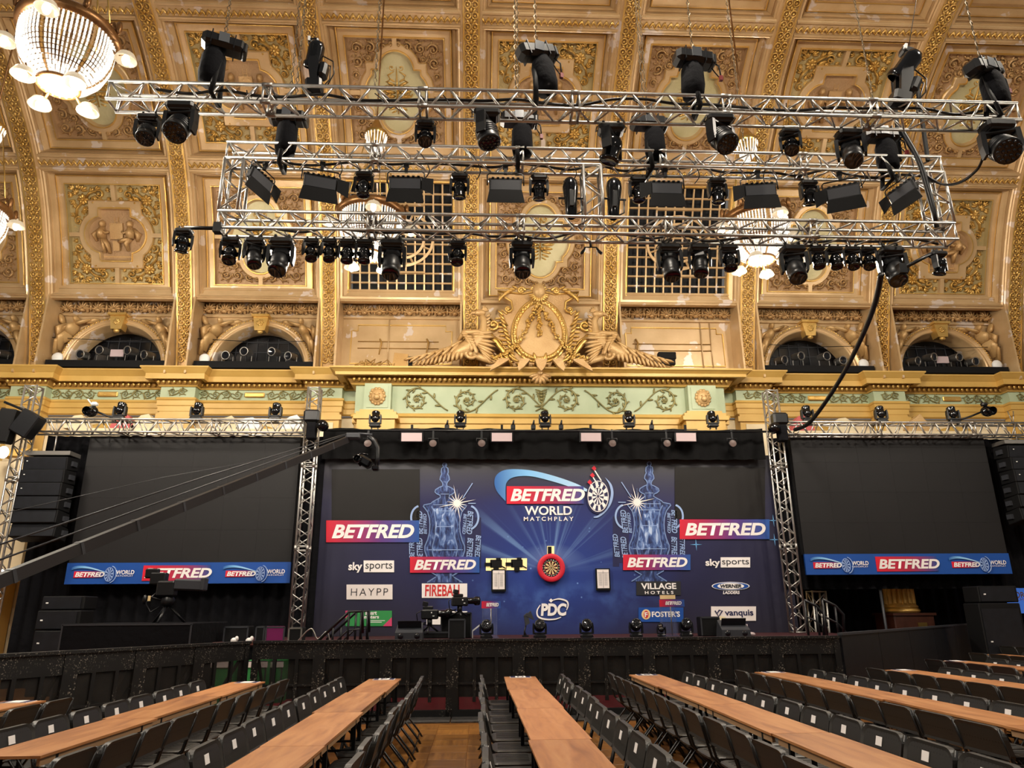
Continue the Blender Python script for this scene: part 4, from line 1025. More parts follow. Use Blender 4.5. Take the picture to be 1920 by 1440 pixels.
def soft_panel(p,rot,tilt,label,group,doors=(1,1,0),sc=1.0):
    t=thing('soft_panel_light',label,'stage light',p,rot,group); t.scale=(sc,)*3
    put('yoke',PM[1],t); h=put('housing',PM[0],t,(0,0,0),(tilt,0,0)); put('diffuser',PM[4],h)
    if doors[0]: put('barn_door',PM[2],h)
    if doors[1]: put('barn_door',PM[3],h,(.31,0,0))
    if doors[2]: put('barn_door',PM[3],h,(-.31,0,0),None,(-1,1,1))
G4='barn door panels under the upper frame rail'
for i,(px,rz,tl,dr) in enumerate([(490,1.1,.35,(1,1,0)),(600,.25,.3,(1,1,0)),(760,.0,.2,(1,1,0)),(948,0,.1,(1,0,0)),(1250,0,.2,(1,0,1)),(1425,-.1,.2,(1,0,1)),(1580,-.35,.3,(1,0,1)),(1688,-1.15,.4,(1,0,1))]):
    x=at(px,350,YR+.02).x; soft_panel((x,YR+.05,zUb-.17),(0,rz*.12,rz),tl*.6,'black barn door panel light, %s from the left under the upper rail'%ORD[i],G4,dr,.84 if abs(rz)<1 else .74)
# two tall remote spots on the lower rail beside the middle upright
for px,l in ((1072,'left'),(1151,'right')):
    x=at(px,380,YR).x; t=thing('remote_spotlight','tall black spotlight on the lower rail just %s of the middle upright'%l,'stage light',(x,YR+.1,zLt+.03),(0,.06 if l=='right' else 0,0),'remote spotlights on the lower rail')
    b=MB(); b.lathe([(.06,.0),(.09,.05),(.10,.25),(.12,.45),(.13,.55),(.12,.66),(.07,.72),(0,.73)],14); b.build('barrel',M['blkg'],t); b=MB(); b.tube([(-.2,0,.36),(.2,0,.36)],.018,6); b.tube([(.17,0,.36),(.17,0,.12),(.0,0,.02)],.014,5); b.box((0,-.1,.3),(.08,.06,.3),0,None,.01); b.build('yoke',M['blk'],t)
t=thing('microphone_pair','small pair of black microphones hanging under the lower rail near its middle','microphone',(at(1109,462,YR+.2).x,YR+.28,zLt-S_-.02)); b=MB(); b.tube([(0,0,0),(0,0,-.08)],.02,6); b.tube([(-.1,0,-.08),(.1,0,-.08)],.01,5)
b.build('mount',M['blk'],t)
for sx in (-1,1): b=MB(); b.tube([(sx*.09,0,-.08),(sx*.12,-.03,-.16),(sx*.16,-.06,-.22)],[.012,.025,.025],7); b.build('capsule',M['blk'],t)
# ------------------------------------------------------------------ chain hoists
def hoist_meshes():
    b=MB(); b.box((0,0,0),(.50,.24,.22),0,None,.05); 
    for x in (-.14,.12): b.box((x,0,0),(.012,.25,.23))
    b.box((.24,0,-.02),(.06,.2,.18),0,None,.02)
    h=MB(); h.tube([(0,-.05,.1),(0,-.05,.19),(0,.05,.19),(0,.05,.1)],.018,6); h.box((0,-.11,.02),(.12,.04,.16))
    g=MB(); g.lathe([(.02,-.70),(.13,-.66),(.15,-.50),(.14,-.2),(.10,-.06)],10)
    s=MB(); s.tube([(.0,0,-.1),(-.02,-.06,-.5),(-.02,-.14,-.95),(-.02,.14,-.95),(.0,.05,-.5)],.035,6,0,True,True,.4)
    c=MB(); c.tube([(.22,-.05,-.06),(.30,-.06,-.14),(.31,-.06,-.32)],.01,5); c.tube([(.22,.02,-.06),(.27,.0,-.2),(.32,-.03,-.34)],.008,5); c.box((.31,-.06,-.36),(.04,.04,.08),1)
    return b.mesh('motor',M['blk']),h.mesh('hook',M['chrome']),g.mesh('chain_bag',M['drape']),s.mesh('sling',M['blkm']),c.mesh('control_cable',[M['blk'],M['plug']])
HM=hoist_meshes()
def chain_mesh(L):
    b=MB(); n=int(L/.09)
    for i in range(n):
        z=i*.09; ax=(.02,.006) if i%2 else (.006,.02)
        b.tube([(ax[0],ax[1],z),(0,0,z+.055),(-ax[0],-ax[1],z),(0,0,z-.055)],.007,3,0,False,False,1,True)
    return b.mesh('chain',M['chainm'])
CHAIN=chain_mesh(9.0)
def hoist(px,py,Y,rz,label,group,tiltb=0,cable=1,bagx=-.1):
    p=at(px,py,Y); t=thing('chain_hoist',label,'hoist',p,(0,0,0),group)
    put('motor',HM[0],t,(0,0,0),(0,tiltb,rz)); put('hook',HM[1],t,(0,0,0),(0,0,rz)); put('chain_bag',HM[2],t,(bagx,.02,0),(0,tiltb*.5,rz)); put('sling',HM[3],t); t.scale=(1.2,1.2,1.0)
    if cable: put('control_cable',HM[4],t,(0,0,0),(0,0,rz))
    o=put('chain',CHAIN,t,(0,0,.2)); o.scale=(1,1,max(.3,(ceil_z(Y)-p.z)/9.0)); return t
G5='chain hoists on the highest truss'
for i,(px,py,rz,tb,bx) in enumerate(((420,85,.35,.05,-.1),(1005,100,.3,-.28,.05),(1300,112,.1,.05,-.02),(1842,130,.3,-.2,.08))): hoist(px,py,YF+.1,rz,'black chain hoist with chain bag, %s from the left on the highest truss'%ORD[i],G5,tb,i>0,bx)
G6='chain hoists on the truss frame'
for i,(px,py,bx) in enumerate(((540,222,-.0),(972,225,.05),(1215,232,.08),(1650,255,.06))): hoist(px,py,YR+.1,.05,'black chain hoist with chain bag, %s from the left on the upper frame rail'%ORD[i],G6,0,i in (1,3),bx)
# loose chains that end above the picture
for i,(px,py,Y) in enumerate(((703,160,9.6),(967,175,9.4),(1205,180,9.6),(1395,270,11.2),(555,180,9.4))):
    p=at(px,py,Y); o=put('chain',CHAIN,None,p); o.scale=(1.3,1.3,(ceil_z(Y)-p.z)/9.0); tag(o,'lifting chain hanging straight down to the trusses, %s from the left'%ORD[[1,2,3,4,0][i]],'chain','free lifting chains')
# ------------------------------------------------------------------ robotic follow spots on the highest truss
def follow_spot(px,py,label,lean,sc):
    p=at(px,py,YF+.1); z0=zFt+.02; t=thing('follow_spot',label,'stage light',(p.x,YF+.14,z0),(0,lean,0),'robotic follow spots'); t.scale=(sc,)*3
    b=MB(); b.box((0,0,.12),(.30,.26,.24),0,None,.04); b.build('base',M['blk'],t)
    b=MB(); b.prism([(-.06,.2),(.06,.2),(.10,.55),(.05,.85),(-.05,.85),(-.10,.55)],-.12,-.05); b.prism([(-.06,.2),(.06,.2),(.10,.55),(.05,.85),(-.05,.85),(-.10,.55)],.05,.12); b.build('yoke',M['blk'],t)
    b=MB(); Mx=Matrix.Translation((0,0,.78))@Matrix.Rotation(.5,4,'X')@Matrix.Rotation(.3,4,'Y'); b.lathe([(0,.28),(.10,.27),(.15,.18),(.15,-.10),(.18,-.14),(.18,-.22),(.15,-.23)],14,Mx); b.build('head',M['blkg'],t)
    b=MB(); b.box((.16,-.02,.42),(.16,.24,.32),0,Matrix.Rotation(.2,3,'Y'),.05); b.build('dimmer_box',M['blk'],t)
    b=MB(); b.box((-.02,0,1.08),(.2,.18,.14),0,None,.03); b.box((-.09,-.06,1.1),(.04,.1,.1),1); b.build('camera',[M['blk'],M['wht']],t)
    b=MB(); b.tube([(.12,0,.8),(.34,-.04,.62),(.36,-.04,.36),(.22,0,.1)],.012,5); b.tube([(.1,0,.6),(.30,-.06,.5),(.28,-.04,.22),(.1,0,.04)],.012,5); b.build('cable',M['blk'],t)
    b=MB(); b.tube([(0,0,1.1),(-lean*.0,0,3.2)],.006,4); b.build('safety_wire',M['blk'],t)
follow_spot(588,170,'tall robotic follow spot standing on the left half of the highest truss',-.06,.80)
follow_spot(1690,200,'tall robotic follow spot leaning right on the right half of the highest truss',.30,.95)
# cables lying along the trusses
def cable(pts,r,label,name='power_cable',grp=None,m='blk'):
    P=[Vector(p) for p in pts]; Q=[]
    for i in range(len(P)-1):
        p0,p1,p2,p3=P[max(i-1,0)],P[i],P[i+1],P[min(i+2,len(P)-1)]
        for j in range(10): t=j/10; Q.append(.5*((2*p1)+(p2-p0)*t+(2*p0-5*p1+4*p2-p3)*t*t+(3*p1-p0-3*p2+p3)*t**3))
    Q.append(P[-1]); b=MB(); b.tube(Q,r,6); o=b.build(name,M[m]); return tag(o,label,'cable',grp)
rr=random.Random(21)
for nm,x0,x1,y,z,l in (('f',xF0+.6,xF1-.4,YF+.16,zFt-.03,'black cable loom lying along the highest truss'),('u',xR0+.4,xR1-.2,YR+.2,zUt-.22,'black cable loom lying along the upper frame rail'),('l',xR0+.4,xR1-.2,YR+.2,zLt-.22,'black cable loom lying along the lower frame rail')):
    n=26; cable([(x0+(x1-x0)*i/n,y+rr.uniform(-.05,.05),z+rr.uniform(-.06,.05)) for i in range(n+1)],.022,l)
for px,py0,py1,Y,l in ((700,60,0,0,''),):
    pass
for i,(px,dx) in enumerate(((455,.05),(700,.1),(830,.06),(1190,.08),(1480,-.05))):
    x=at(px,190,YF).x; cable([(x,YF+.1,zFt-.02),(x+dx,YF+.03,zFt-.16),(x+dx*2.4,YF+.05,zFt-.3),(x+dx*3.6,YF+.14,zFt-.06)],.009,'thin black cable looping inside the highest truss, %s from the left'%ORD[i],'cable_loop','cable loops in the highest truss')
for i,(px,dx) in enumerate(((620,.1),(780,.12),(880,.1),(1060,.1),(1290,.1),(1450,-.1),(1600,.1))):
    x=at(px,300,YR).x; cable([(x,YR+.1,zUt-.02),(x+dx,YR+.03,zUt-.2),(x+dx*1.8,YR+.05,zUt-.42),(x+dx*1.2,YR+.14,zUt-.52)],.009,'thin black cable dropping from the upper frame rail, %s from the left'%ORD[i],'cable_loop','cables dropping from the upper rail')
# trunk cable down the right upright and across to the stage tower
a=at(1716,296,YR-.02);b_=at(1752,400,YR-.02)
cable([at(1688,240,YR),at(1722,300,YR-.03),at(1738,350,YR-.03),at(1752,402,YR-.03),at(1756,425,YR+.1)],.045,'thick black cable strapped to the right upright of the truss frame','trunk_cable')
cable([at(1845,290,9.0),at(1832,318,9.3),at(1800,342,9.7),at(1765,345,10),at(1730,325,YR)],.022,'black cable sagging from the rightmost light to the truss frame','trunk_cable')
cable([at(1652,515,YR+.2),at(1640,570,11.2),at(1612,640,12.8),at(1570,720,15.0),at(1520,790,17.2),at(1490,806,18.1)],.05,'thick black cable bundle sweeping down from the truss frame to the right tower','trunk_cable')
for px in (1688,1732):
    a=at(px-14,150,YR+.1);b_=at(px+(0 if px<1700 else 8),302,YR+.1); b=MB(); b.bar(a,b_,.05,.05); tag(b.build('black_strap',M['blkm']),'black strap rising from the right end of the frame, %s one'%('left' if px<1700 else 'right'),'strap')
# ================================================================== STAGE
YB=19.0; bx0,bx1=-4.43,8.10; ztop=at(1020,853,YB).z; zst=1.10
SX,SW=1.5,14.1
stage=struct('stage_floor','low black stage deck with a dark red top behind the barrier','stage')
b=MB(); b.box((SX,17.6,zst-.05),(SW,3.6,.10)); b.build('deck',M['deckred'],stage)
b=MB(); b.box((SX,15.85,.52),(SW,.06,1.03)); b.build('stage_skirt',M['drape'],stage)
b=MB(); b.box((SX,15.80,zst-.03),(SW,.05,.06)); b.build('stage_lip',M['lip'],stage)
def mk_backdrop():
    t=NT('stage print'); tc=t.n('ShaderNodeTexCoord'); sp=t.n('ShaderNodeSeparateXYZ'); t.l(tc.outputs['Object'],sp.inputs[0])
    def mth(op,a,b=None,c=None):
        m=t.n('ShaderNodeMath',operation=op)
        for i,v in enumerate((a,b,c)):
            if v is None: continue
            if hasattr(v,'links'): t.l(v,m.inputs[i])
            else: m.inputs[i].default_value=v
        return m.outputs[0]
    x,z=sp.outputs[0],sp.outputs[2]
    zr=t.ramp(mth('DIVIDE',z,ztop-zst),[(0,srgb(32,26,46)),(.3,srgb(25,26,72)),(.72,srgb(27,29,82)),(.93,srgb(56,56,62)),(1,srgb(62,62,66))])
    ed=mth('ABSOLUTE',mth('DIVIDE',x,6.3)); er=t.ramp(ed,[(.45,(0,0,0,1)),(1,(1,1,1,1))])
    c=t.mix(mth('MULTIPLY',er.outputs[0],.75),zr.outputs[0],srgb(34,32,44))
    d=mth('SQRT',mth('ADD',mth('POWER',mth('DIVIDE',x,3.4),2),mth('POWER',mth('DIVIDE',mth('SUBTRACT',z,1.5),2.3),2)))
    g=t.ramp(d,[(0,(1,1,1,1)),(.55,(.45,.45,.45,1)),(1,(0,0,0,1))]); c=t.mix(mth('MULTIPLY',g.outputs[0],.8),c,srgb(30,66,158))
    ang=mth('ARCTAN2',mth('SUBTRACT',z,1.5),x); nz=t.n('ShaderNodeTexNoise',noise_dimensions='1D'); nz.inputs['Scale'].default_value=5.5; nz.inputs['Detail'].default_value=3; t.l(ang,nz.inputs['W'])
    rr_=t.ramp(nz.outputs[0],[(.5,(0,0,0,1)),(.72,(1,1,1,1))]); up=t.ramp(mth('DIVIDE',mth('SUBTRACT',z,1.5),1.6),[(0,(0,0,0,1)),(.45,(1,1,1,1))])
    fo=t.ramp(d,[(.1,(1,1,1,1)),(.95,(0,0,0,1))])
    c=t.mix(mth('MULTIPLY',mth('MULTIPLY',mth('MULTIPLY',rr_.outputs[0],fo.outputs[0]),up.outputs[0]),.6),c,srgb(140,182,236))
    core=t.ramp(d,[(0,(1,1,1,1)),(.32,(0,0,0,1))]); c=t.mix(mth('MULTIPLY',mth('MULTIPLY',core.outputs[0],up.outputs[0]),.7),c,srgb(170,205,250))
    vo=t.n('ShaderNodeTexVoronoi'); vo.inputs['Scale'].default_value=3.2; t.l(tc.outputs['Object'],vo.inputs['Vector']); st=t.ramp(vo.outputs['Distance'],[(.05,(1,1,1,1)),(.085,(0,0,0,1))])
    c=t.mix(mth('MULTIPLY',mth('MULTIPLY',st.outputs[0],g.outputs[0]),.8),c,srgb(130,170,235))
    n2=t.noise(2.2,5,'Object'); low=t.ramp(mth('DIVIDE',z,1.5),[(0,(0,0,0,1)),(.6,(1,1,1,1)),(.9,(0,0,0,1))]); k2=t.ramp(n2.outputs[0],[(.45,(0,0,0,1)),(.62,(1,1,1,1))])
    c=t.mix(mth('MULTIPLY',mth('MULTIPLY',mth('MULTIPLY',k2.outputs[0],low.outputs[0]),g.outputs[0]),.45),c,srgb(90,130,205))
    t.l(c,t.b.inputs['Base Color']); t.set(Roughness=.5); return t.m
xd,zd=at(1033,1065,YB).x,at(1033,1065,YB).z
backdrop=thing('stage_backdrop','wide printed darts backdrop in dark blue with trophies and sponsor logos','backdrop',(xd,YB,zst),(0,0,0),None,'structure')
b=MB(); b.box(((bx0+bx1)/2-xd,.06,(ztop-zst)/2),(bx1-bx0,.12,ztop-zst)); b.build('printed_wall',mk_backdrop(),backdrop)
def BX(px,py): p=at(px,py,YB); return p.x-xd,p.z-zst
def quad(par,name,corners,mat,y=-.012,th=.012):      # thin board from four photo pixels, in the backdrop plane
    P=[BX(*c) for c in corners]; b=MB(); b.prism(P,y,y+th); return b.build(name,mat,par)
def rectq(par,name,x0,y0,x1,y1,mat,y=-.012,th=.012): return quad(par,name,[(x0,y1),(x1,y1),(x1,y0),(x0,y0)],mat,y,th)
def text_mesh(body,mat,bold=.02,shear=0,space=1.0):
    cu=bpy.data.curves.new('lettering','FONT'); cu.body=body; cu.offset=bold; cu.shear=shear; cu.space_character=space; cu.fill_mode='FRONT'; cu.resolution_u=4
    ob=bpy.data.objects.new('lettering',cu); COL.objects.link(ob); bpy.context.view_layer.update()
    dg=bpy.context.evaluated_depsgraph_get(); me=bpy.data.meshes.new_from_object(ob.evaluated_get(dg)); bpy.data.objects.remove(ob); bpy.data.curves.remove(cu)
    xs=[v.co.x for v in me.vertices];ys=[v.co.y for v in me.vertices]; x0,x1,y0,y1=min(xs),max(xs),min(ys),max(ys)
    for v in me.vertices: v.co=((v.co.x-x0)/(x1-x0)-.5,0,(v.co.y-y0)/(y1-y0)-.5)
    me.materials.clear(); me.materials.append(mat); me.name='lettering'; return me
TX={}
def lettering(par,body,cx,cz,wd,ht,mat,y=-.020,bold=.02,shear=0,space=1.0,rot=0):
    key=(body,mat.name,bold,shear,space)
    if key not in TX: TX[key]=text_mesh(body,mat,bold,shear,space)
    return put('lettering',TX[key],par,(cx,y,cz),(0,rot,0),(wd,1,ht))
def ltext(par,body,x0,y0,x1,y1,mat,**k):
    a=BX(x0,y1);c=BX(x1,y0); return lettering(par,body,(a[0]+c[0])/2,(a[1]+c[1])/2,c[0]-a[0],c[1]-a[1],mat,**k)
W=M['white']
def betfred(par,x0,y0,x1,y1,mat=None):
    q=rectq(par,'sponsor_sign',x0,y0,x1,y1,mat or M['signgrad'],-.03,.03); w_,h_=x1-x0,y1-y0
    ltext(q,'BETFRED',x0+w_*.06,y0+h_*.18,x1-w_*.05,y1-h_*.18,W,y=-.036,bold=.035,shear=.25)
M['blank']=flat('blank dark panel',(25,23,23),.6,0,.3)
rectq(backdrop,'blank_screen',622,880,787,978,M['blank'],-.02,.02); rectq(backdrop,'blank_screen',1265,876,1434,973,M['blank'],-.02,.02)
# trophies (printed)
def mk_streak(c0,c1,c2,c3,msc=(7,1,2.6)):
    t=NT('printed silver'); tc=t.n('ShaderNodeTexCoord'); mp=t.n('ShaderNodeMapping'); mp.inputs['Scale'].default_value=msc; t.l(tc.outputs['Object'],mp.inputs[0])
    nz=t.n('ShaderNodeTexNoise'); nz.inputs['Scale'].default_value=1.7; nz.inputs['Detail'].default_value=6; nz.inputs['Distortion'].default_value=.8; t.l(mp.outputs[0],nz.inputs['Vector'])
    r=t.ramp(nz.outputs[0],[(.34,srgb(*c0)),(.46,srgb(*c1)),(.56,srgb(*c2)),(.68,srgb(*c3))]); t.l(r.outputs[0],t.b.inputs['Base Color']); t.set(Roughness=.5); return t.m
M['streak']=mk_streak((18,24,60),(32,46,94),(58,80,138),(120,146,196)); M['streak2']=mk_streak((26,36,80),(54,78,136),(100,130,188),(190,208,238),(5,1,2.2)); M['ltblue']=flat('pale blue print',(150,176,222),.5); M['mdblue']=flat('mid blue print',(62,90,152),.5); M['cupline']=flat('steel blue print',(116,142,192),.5)
PROFT=[(50,3),(60,20),(75,22),(95,12),(110,34),(150,38),(170,32),(200,46),(230,52),(255,30),(275,22),(300,24),(315,60),(340,100),(365,106),(385,85),(400,50),(425,48),(440,75),(470,130),(490,150),(505,225),(520,232),(540,215),(580,185),(650,165),(720,160),(800,165),(880,185),(950,215),(1000,215),(1060,195),(1150,190),(1230,150),(1270,80),(1290,110),(1340,190)]
def trophy(cx_,cy_,sx):
    tr=put('printed_trophy',None,backdrop)
    py=lambda y: cy_+(y-50)/5.76
    def poly(lo,hi,k=1.0):
        L=[(cx_-w_*k/5.76,py(y)) for y,w_ in PROFT if lo<=y<=hi]; R=[(cx_+w_*k/5.76,py(y)) for y,w_ in PROFT if lo<=y<=hi]; return R[::-1]+L if 0 else L+R[::-1]
    quad(tr,'cup_body',poly(0,2000),M['streak'],-.010,.006)
    quad(tr,'cup_panel',poly(540,1000,.62),M['streak2'],-.015,.003)
    for k,wd in ((1.0,.018),(.84,.012),(.62,.016),(.34,.008)):
        for sd in (-1,1):
            P=[BX(cx_+sd*w_*k/5.76,py(y)) for y,w_ in PROFT if (k==1.0 or 520<=y<=1060)]; b=MB(); b.tube([(q[0],-.018,q[1]) for q in P],wd,4,0,True,False,.3); b.build('cup_line',M['cupline' if k in (1.0,.62) else 'mdblue'],tr)
    for y0,y1,h_ in ((500,506,.96),(566,572,.62),(735,742,.62),(985,992,.9),(385,390,.9),(255,258,.9)):
        w_=min(w for y,w in PROFT if abs(y-y0)<40)*h_; rectq(tr,'cup_band',cx_-w_/5.76,py(y0),cx_+w_/5.76,py(y1),M['ltblue'],-.020,.003)
    # ribbons with lettering
    for dx,y0,y1,rot in ((-40,690,0,1),):
        pass
    for side in (-1,1):
        x=cx_+side*47; rectq(tr,'ribbon',x-9,py(560),x+9,py(1140),M['navy'],-.008,.003)
        x2=cx_+side*62; rectq(tr,'ribbon',x2-6,py(640),x2+6,py(1180),M['navy'],-.006,.003)
        for xx,ya,yb,hh in ((x,570,820,9),(x,860,1090,9),(x2,830,1080,8),(cx_+side*37,600,820,5)):
            a=BX(xx,py(ya));c=BX(xx,py(yb)); lettering(tr,'BETFRED',(a[0]+c[0])/2,(a[1]+c[1])/2,abs(a[1]-c[1]),BX(hh,0)[0]-BX(0,0)[0],M['ltblue'],y=-.02,bold=.02,shear=.2,rot=PI/2*(1 if side>0 else -1)+.06*side)
        b=MB(); P=[]
        for i in range(14):
            t=PI*(-.42+.84*i/13); q=BX(cx_+side*(45+18*math.cos(t)),py(640)-22*math.sin(t)); P.append((q[0],-.02,q[1]))
        b.tube(P,.035,4,0,True,False,.2); b.build('handle',M['ltblue'],tr)
    # star glint
    gx_,gy_=cx_+sx*23,cy_+76; b=MB(); q=BX(gx_,gy_)
    for i in range(16):
        a=2*PI*i/16+.2; L=.28 if i%4 else .5; b.prism([(q[0]+.02*math.cos(a+1.57),q[1]+.02*math.sin(a+1.57)),(q[0]+L*math.cos(a),q[1]+L*math.sin(a)),(q[0]-.02*math.cos(a+1.57),q[1]-.02*math.sin(a+1.57))],-.026,-.022)
    b.prism([(q[0]+.09*math.cos(i*PI/6),q[1]+.09*math.sin(i*PI/6)) for i in range(12)],-.027,-.022); b.build('star_glint',M['white'],tr)
    for ax,ay,bx_,by_ in ((23,62,23,50),(34,66,52,38),(44,76,58,76)):
        p0=BX(cx_+sx*ax,cy_+ay);p1=BX(cx_+sx*bx_,cy_+by_); b=MB(); b.bar((p0[0],-.02,p0[1]),(p1[0],-.02,p1[1]),.004,.022); b.build('star_glint',M['ltblue'],tr)
trophy(834,868,1); trophy(1217,866,-1)
betfred(backdrop,612,976,786,1017); betfred(backdrop,1274,974,1442,1011); betfred(backdrop,769,1044,899,1074); betfred(backdrop,1168,1040,1294,1069)
# main logo
lg=put('event_logo',None,backdrop)
def smooth(pts,n=8):
    P=[Vector((a,b_,0)) for a,b_ in pts];Q=[]
    for i in range(len(P)-1):
        p0,p1,p2,p3=P[max(i-1,0)],P[i],P[i+1],P[min(i+2,len(P)-1)]
        for j in range(n): t=j/n; Q.append(.5*((2*p1)+(p2-p0)*t+(2*p0-5*p1+4*p2-p3)*t*t+(3*p1-p0-3*p2+p3)*t**3))
    Q.append(P[-1]); return [(q.x,q.y) for q in Q]
outer=smooth([(948,940),(932,922),(927,905),(931,891),(945,882),(968,880),(1000,883),(1040,893),(1080,907),(1107,921)]); inner=smooth([(1107,924),(1075,915),(1040,904),(1000,894),(975,893),(958,897),(950,905),(948,915),(948,940)])
def strip(par,name,o_,i_,mat,y=-.02):
    n=min(len(o_),len(i_)); ii=i_[::-1]; b=MB(); vs=[]
    for k in range(n):
        a=BX(*o_[int(k*(len(o_)-1)/(n-1))]);c=BX(*ii[int(k*(len(ii)-1)/(n-1))]); vs+=[Vector((a[0],y,a[1])),Vector((c[0],y,c[1]))]
    b.add(vs,[(2*k,2*k+1,2*k+3,2*k+2) for k in range(n-1)]); return b.build(name,mat,par)
strip(lg,'swoosh',outer,inner,M['swoosh'],-.02)
rectq(lg,'logo_panel',950,912,1094,945,M['signred'],-.03,.02); ltext(lg,'BETFRED',957,917,1096,940,W,y=-.036,bold=.035,shear=.25)
ltext(lg,'WORLD',984,949,1072,966,W,bold=.022); ltext(lg,'MATCHPLAY',982,969,1075,977,W,bold=.016,space=1.5)
def mini_board(par,cx_,cy_,rx,ry,seg=20,y=-.03):
    def el(k,a): return BX(cx_+rx*k*math.cos(a),cy_+ry*k*math.sin(a))
    b=MB(); b.prism([el(1.22,2*PI*i/32) for i in range(32)],y,y+.01); b.build('board_rim',M['navy'],par)
    b=MB()
    for r0,r1 in ((1.0,.62),(.56,.1)):
        for s_ in range(seg):
            if (s_+(r0<.9))%2: continue
            a0,a1=2*PI*s_/seg,2*PI*(s_+1)/seg; P=[el(r0,a0),el(r0,(a0+a1)/2),el(r0,a1),el(r1,a1),el(r1,a0)]; b.prism(P,y-.008,y-.004)
    b.prism([el(1.06,2*PI*i/32) for i in range(32)],y-.003,y-.0025) if 0 else None
    for k in (1.06,.62):
        P=[el(k,2*PI*i/32) for i in range(32)]; b.tube([(p[0],y-.006,p[1]) for p in P],.012*rx/18,4,0,False,False,1,True)
    b.build('board_segments',W,par)
mini_board(lg,1121,931,18,27)
o1=smooth([(1134,895),(1146,908),(1150,925),(1146,944),(1135,960),(1122,970),(1113,971)]); i1=smooth([(1113,969),(1122,966),(1132,956),(1141,942),(1145,925),(1142,909),(1134,895)])
strip(lg,'crescent',o1,i1,M['ltblue'],-.024)
for (x0,y0,x1,y1) in ((1113,880,1127,902),(1110,893,1122,912),(1105,906,1117,924)):
    p0,p1=BX(x0,y0),BX(x1,y1); b=MB(); b.bar((p0[0],-.045,p0[1]),(p1[0],-.045,p1[1]),.006,.03); b.build('dart_barrel',W,lg)
    b=MB(); b.prism([(p0[0]-.06,p0[1]+.02),(p0[0]+.01,p0[1]+.09),(p0[0]+.07,p0[1]+.01),(p0[0]+.01,p0[1]-.05)],-.05,-.044); b.build('dart_flight',M['red'],lg)
# sponsor boards
def board(x0,y0,x1,y1,mat): return rectq(backdrop,'sponsor_board',x0,y0,x1,y1,mat,-.02,.02)
for (x0,y0,x1,y1,a,c) in ((682,1051,739,1073,653,680),(1351,1045,1406,1064,1323,1349)):
    q=board(x0,y0,x1,y1,W); ltext(q,'sports',x0+3,y0+4,x1-3,y1-2,M['inkdark'],y=-.026,bold=0); ltext(q,'sky',a,y0+3,c,y1+1,W,y=-.026,bold=.03)
q=board(650,1096,736,1124,M['paper']); ltext(q,'HAYPP',658,1103,728,1117,M['inkdark'],y=-.026,bold=-.01,space=1.25)
q=board(648,1145,735,1174,M['gstring']); ltext(q,'smart',685,1146,707,1153,W,y=-.026,bold=.03); ltext(q,'meters',683,1154,711,1160,W,y=-.026,bold=.03); quad(q,'corner_print',[(648,1160),(660,1145),(648,1145)],M['pink'],-.024,.004); quad(q,'corner_print',[(718,1174),(735,1174),(735,1157)],M['pink'],-.024,.004); [rectq(q,'small_print',692,1163+3*i_,722-6*i_,1164.2+3*i_,W,-.024,.004) for i_ in range(2)]
q=board(791,1094,876,1121,W); ltext(q,'FIREBALL',797,1096,867,1118,M['firered'],y=-.026,bold=.02)
q=board(800,1146,876,1171,W); ltext(q,'al',813,1152,824,1159,M['navy'],y=-.026,bold=.04,shear=.3)
q=board(1193,1090,1276,1116,M['inkdark']); ltext(q,'VILLAGE',1202,1093,1267,1105,W,y=-.026,bold=.03); ltext(q,'HOTELS',1209,1108,1262,1114,W,y=-.026,bold=.02,space=1.6)
q=put('sponsor_board',None,backdrop)
def ellq(par,name,cx_,cy_,rx,ry,mat,y,th=.004): return quad(par,name,[(cx_+rx*math.cos(2*PI*i/32),cy_+ry*math.sin(2*PI*i/32)) for i in range(32)][::-1],mat,y,th)
ellq(q,'oval_print',1369.5,1099,35.5,8,W,-.02); ellq(q,'oval_print',1369.5,1099,33.5,7,M['bandblue'],-.026); ellq(q,'oval_print',1369.5,1099,25,6,W,-.032); ltext(q,'WERNER',1350,1095.5,1389,1102.5,M['inkdark'],y=-.038,bold=.04,shear=.2); ltext(q,'LADDERS',1355,1108,1386,1114,W,y=-.03,bold=.03,shear=.2)
q=board(1197,1139,1281,1166,M['bandblue']); ellq(q,'oval_print',1211,1152,8.5,9.5,M['orange'],-.026); ellq(q,'oval_print',1211,1152,4.5,7,M['firered'],-.032); ltext(q,'F',1208.5,1148,1213.5,1157,W,y=-.038,bold=.03); ltext(q,"FOSTER'S",1222,1146,1274,1157,W,y=-.026,bold=.03)
q=board(1333,1137,1417,1164,M['paper']); ltext(q,'vanquis',1359,1143,1411,1158,M['navy'],y=-.026,bold=.025); b=MB()
for pts in ([(1340,1145),(1347,1156),(1354,1145),(1348,1144),(1344,1150)],): P=[BX(*p) for p in pts]; b.tube([(p[0],-.026,p[1]) for p in P],.022,4,0,False,False,.3,True)
b.build('heart_print',M['navy'],q)
q=put('federation_logo',None,backdrop); ltext(q,'PDC',1014,1131,1062,1155,W,y=-.02,bold=.045,shear=.1)
for pts in ([(1013,1134),(1007,1145),(1009,1156),(1022,1161),(1040,1161),(1052,1157)],[(1034,1126),(1048,1123),(1062,1127),(1065,1135),(1062,1144)]):
    b=MB(); P=[BX(*p) for p in smooth(pts)]; b.tube([(p[0],-.02,p[1]) for p in P],[.012+.016*math.sin(PI*i/(len(P)-1)) for i in range(len(P))],4,0,True,False,.3); b.build('dart_orbit',W,q)
quad(q,'dart_tip',[(1029,1126),(1033,1130),(1037,1126),(1033,1122)],W,-.024,.004)
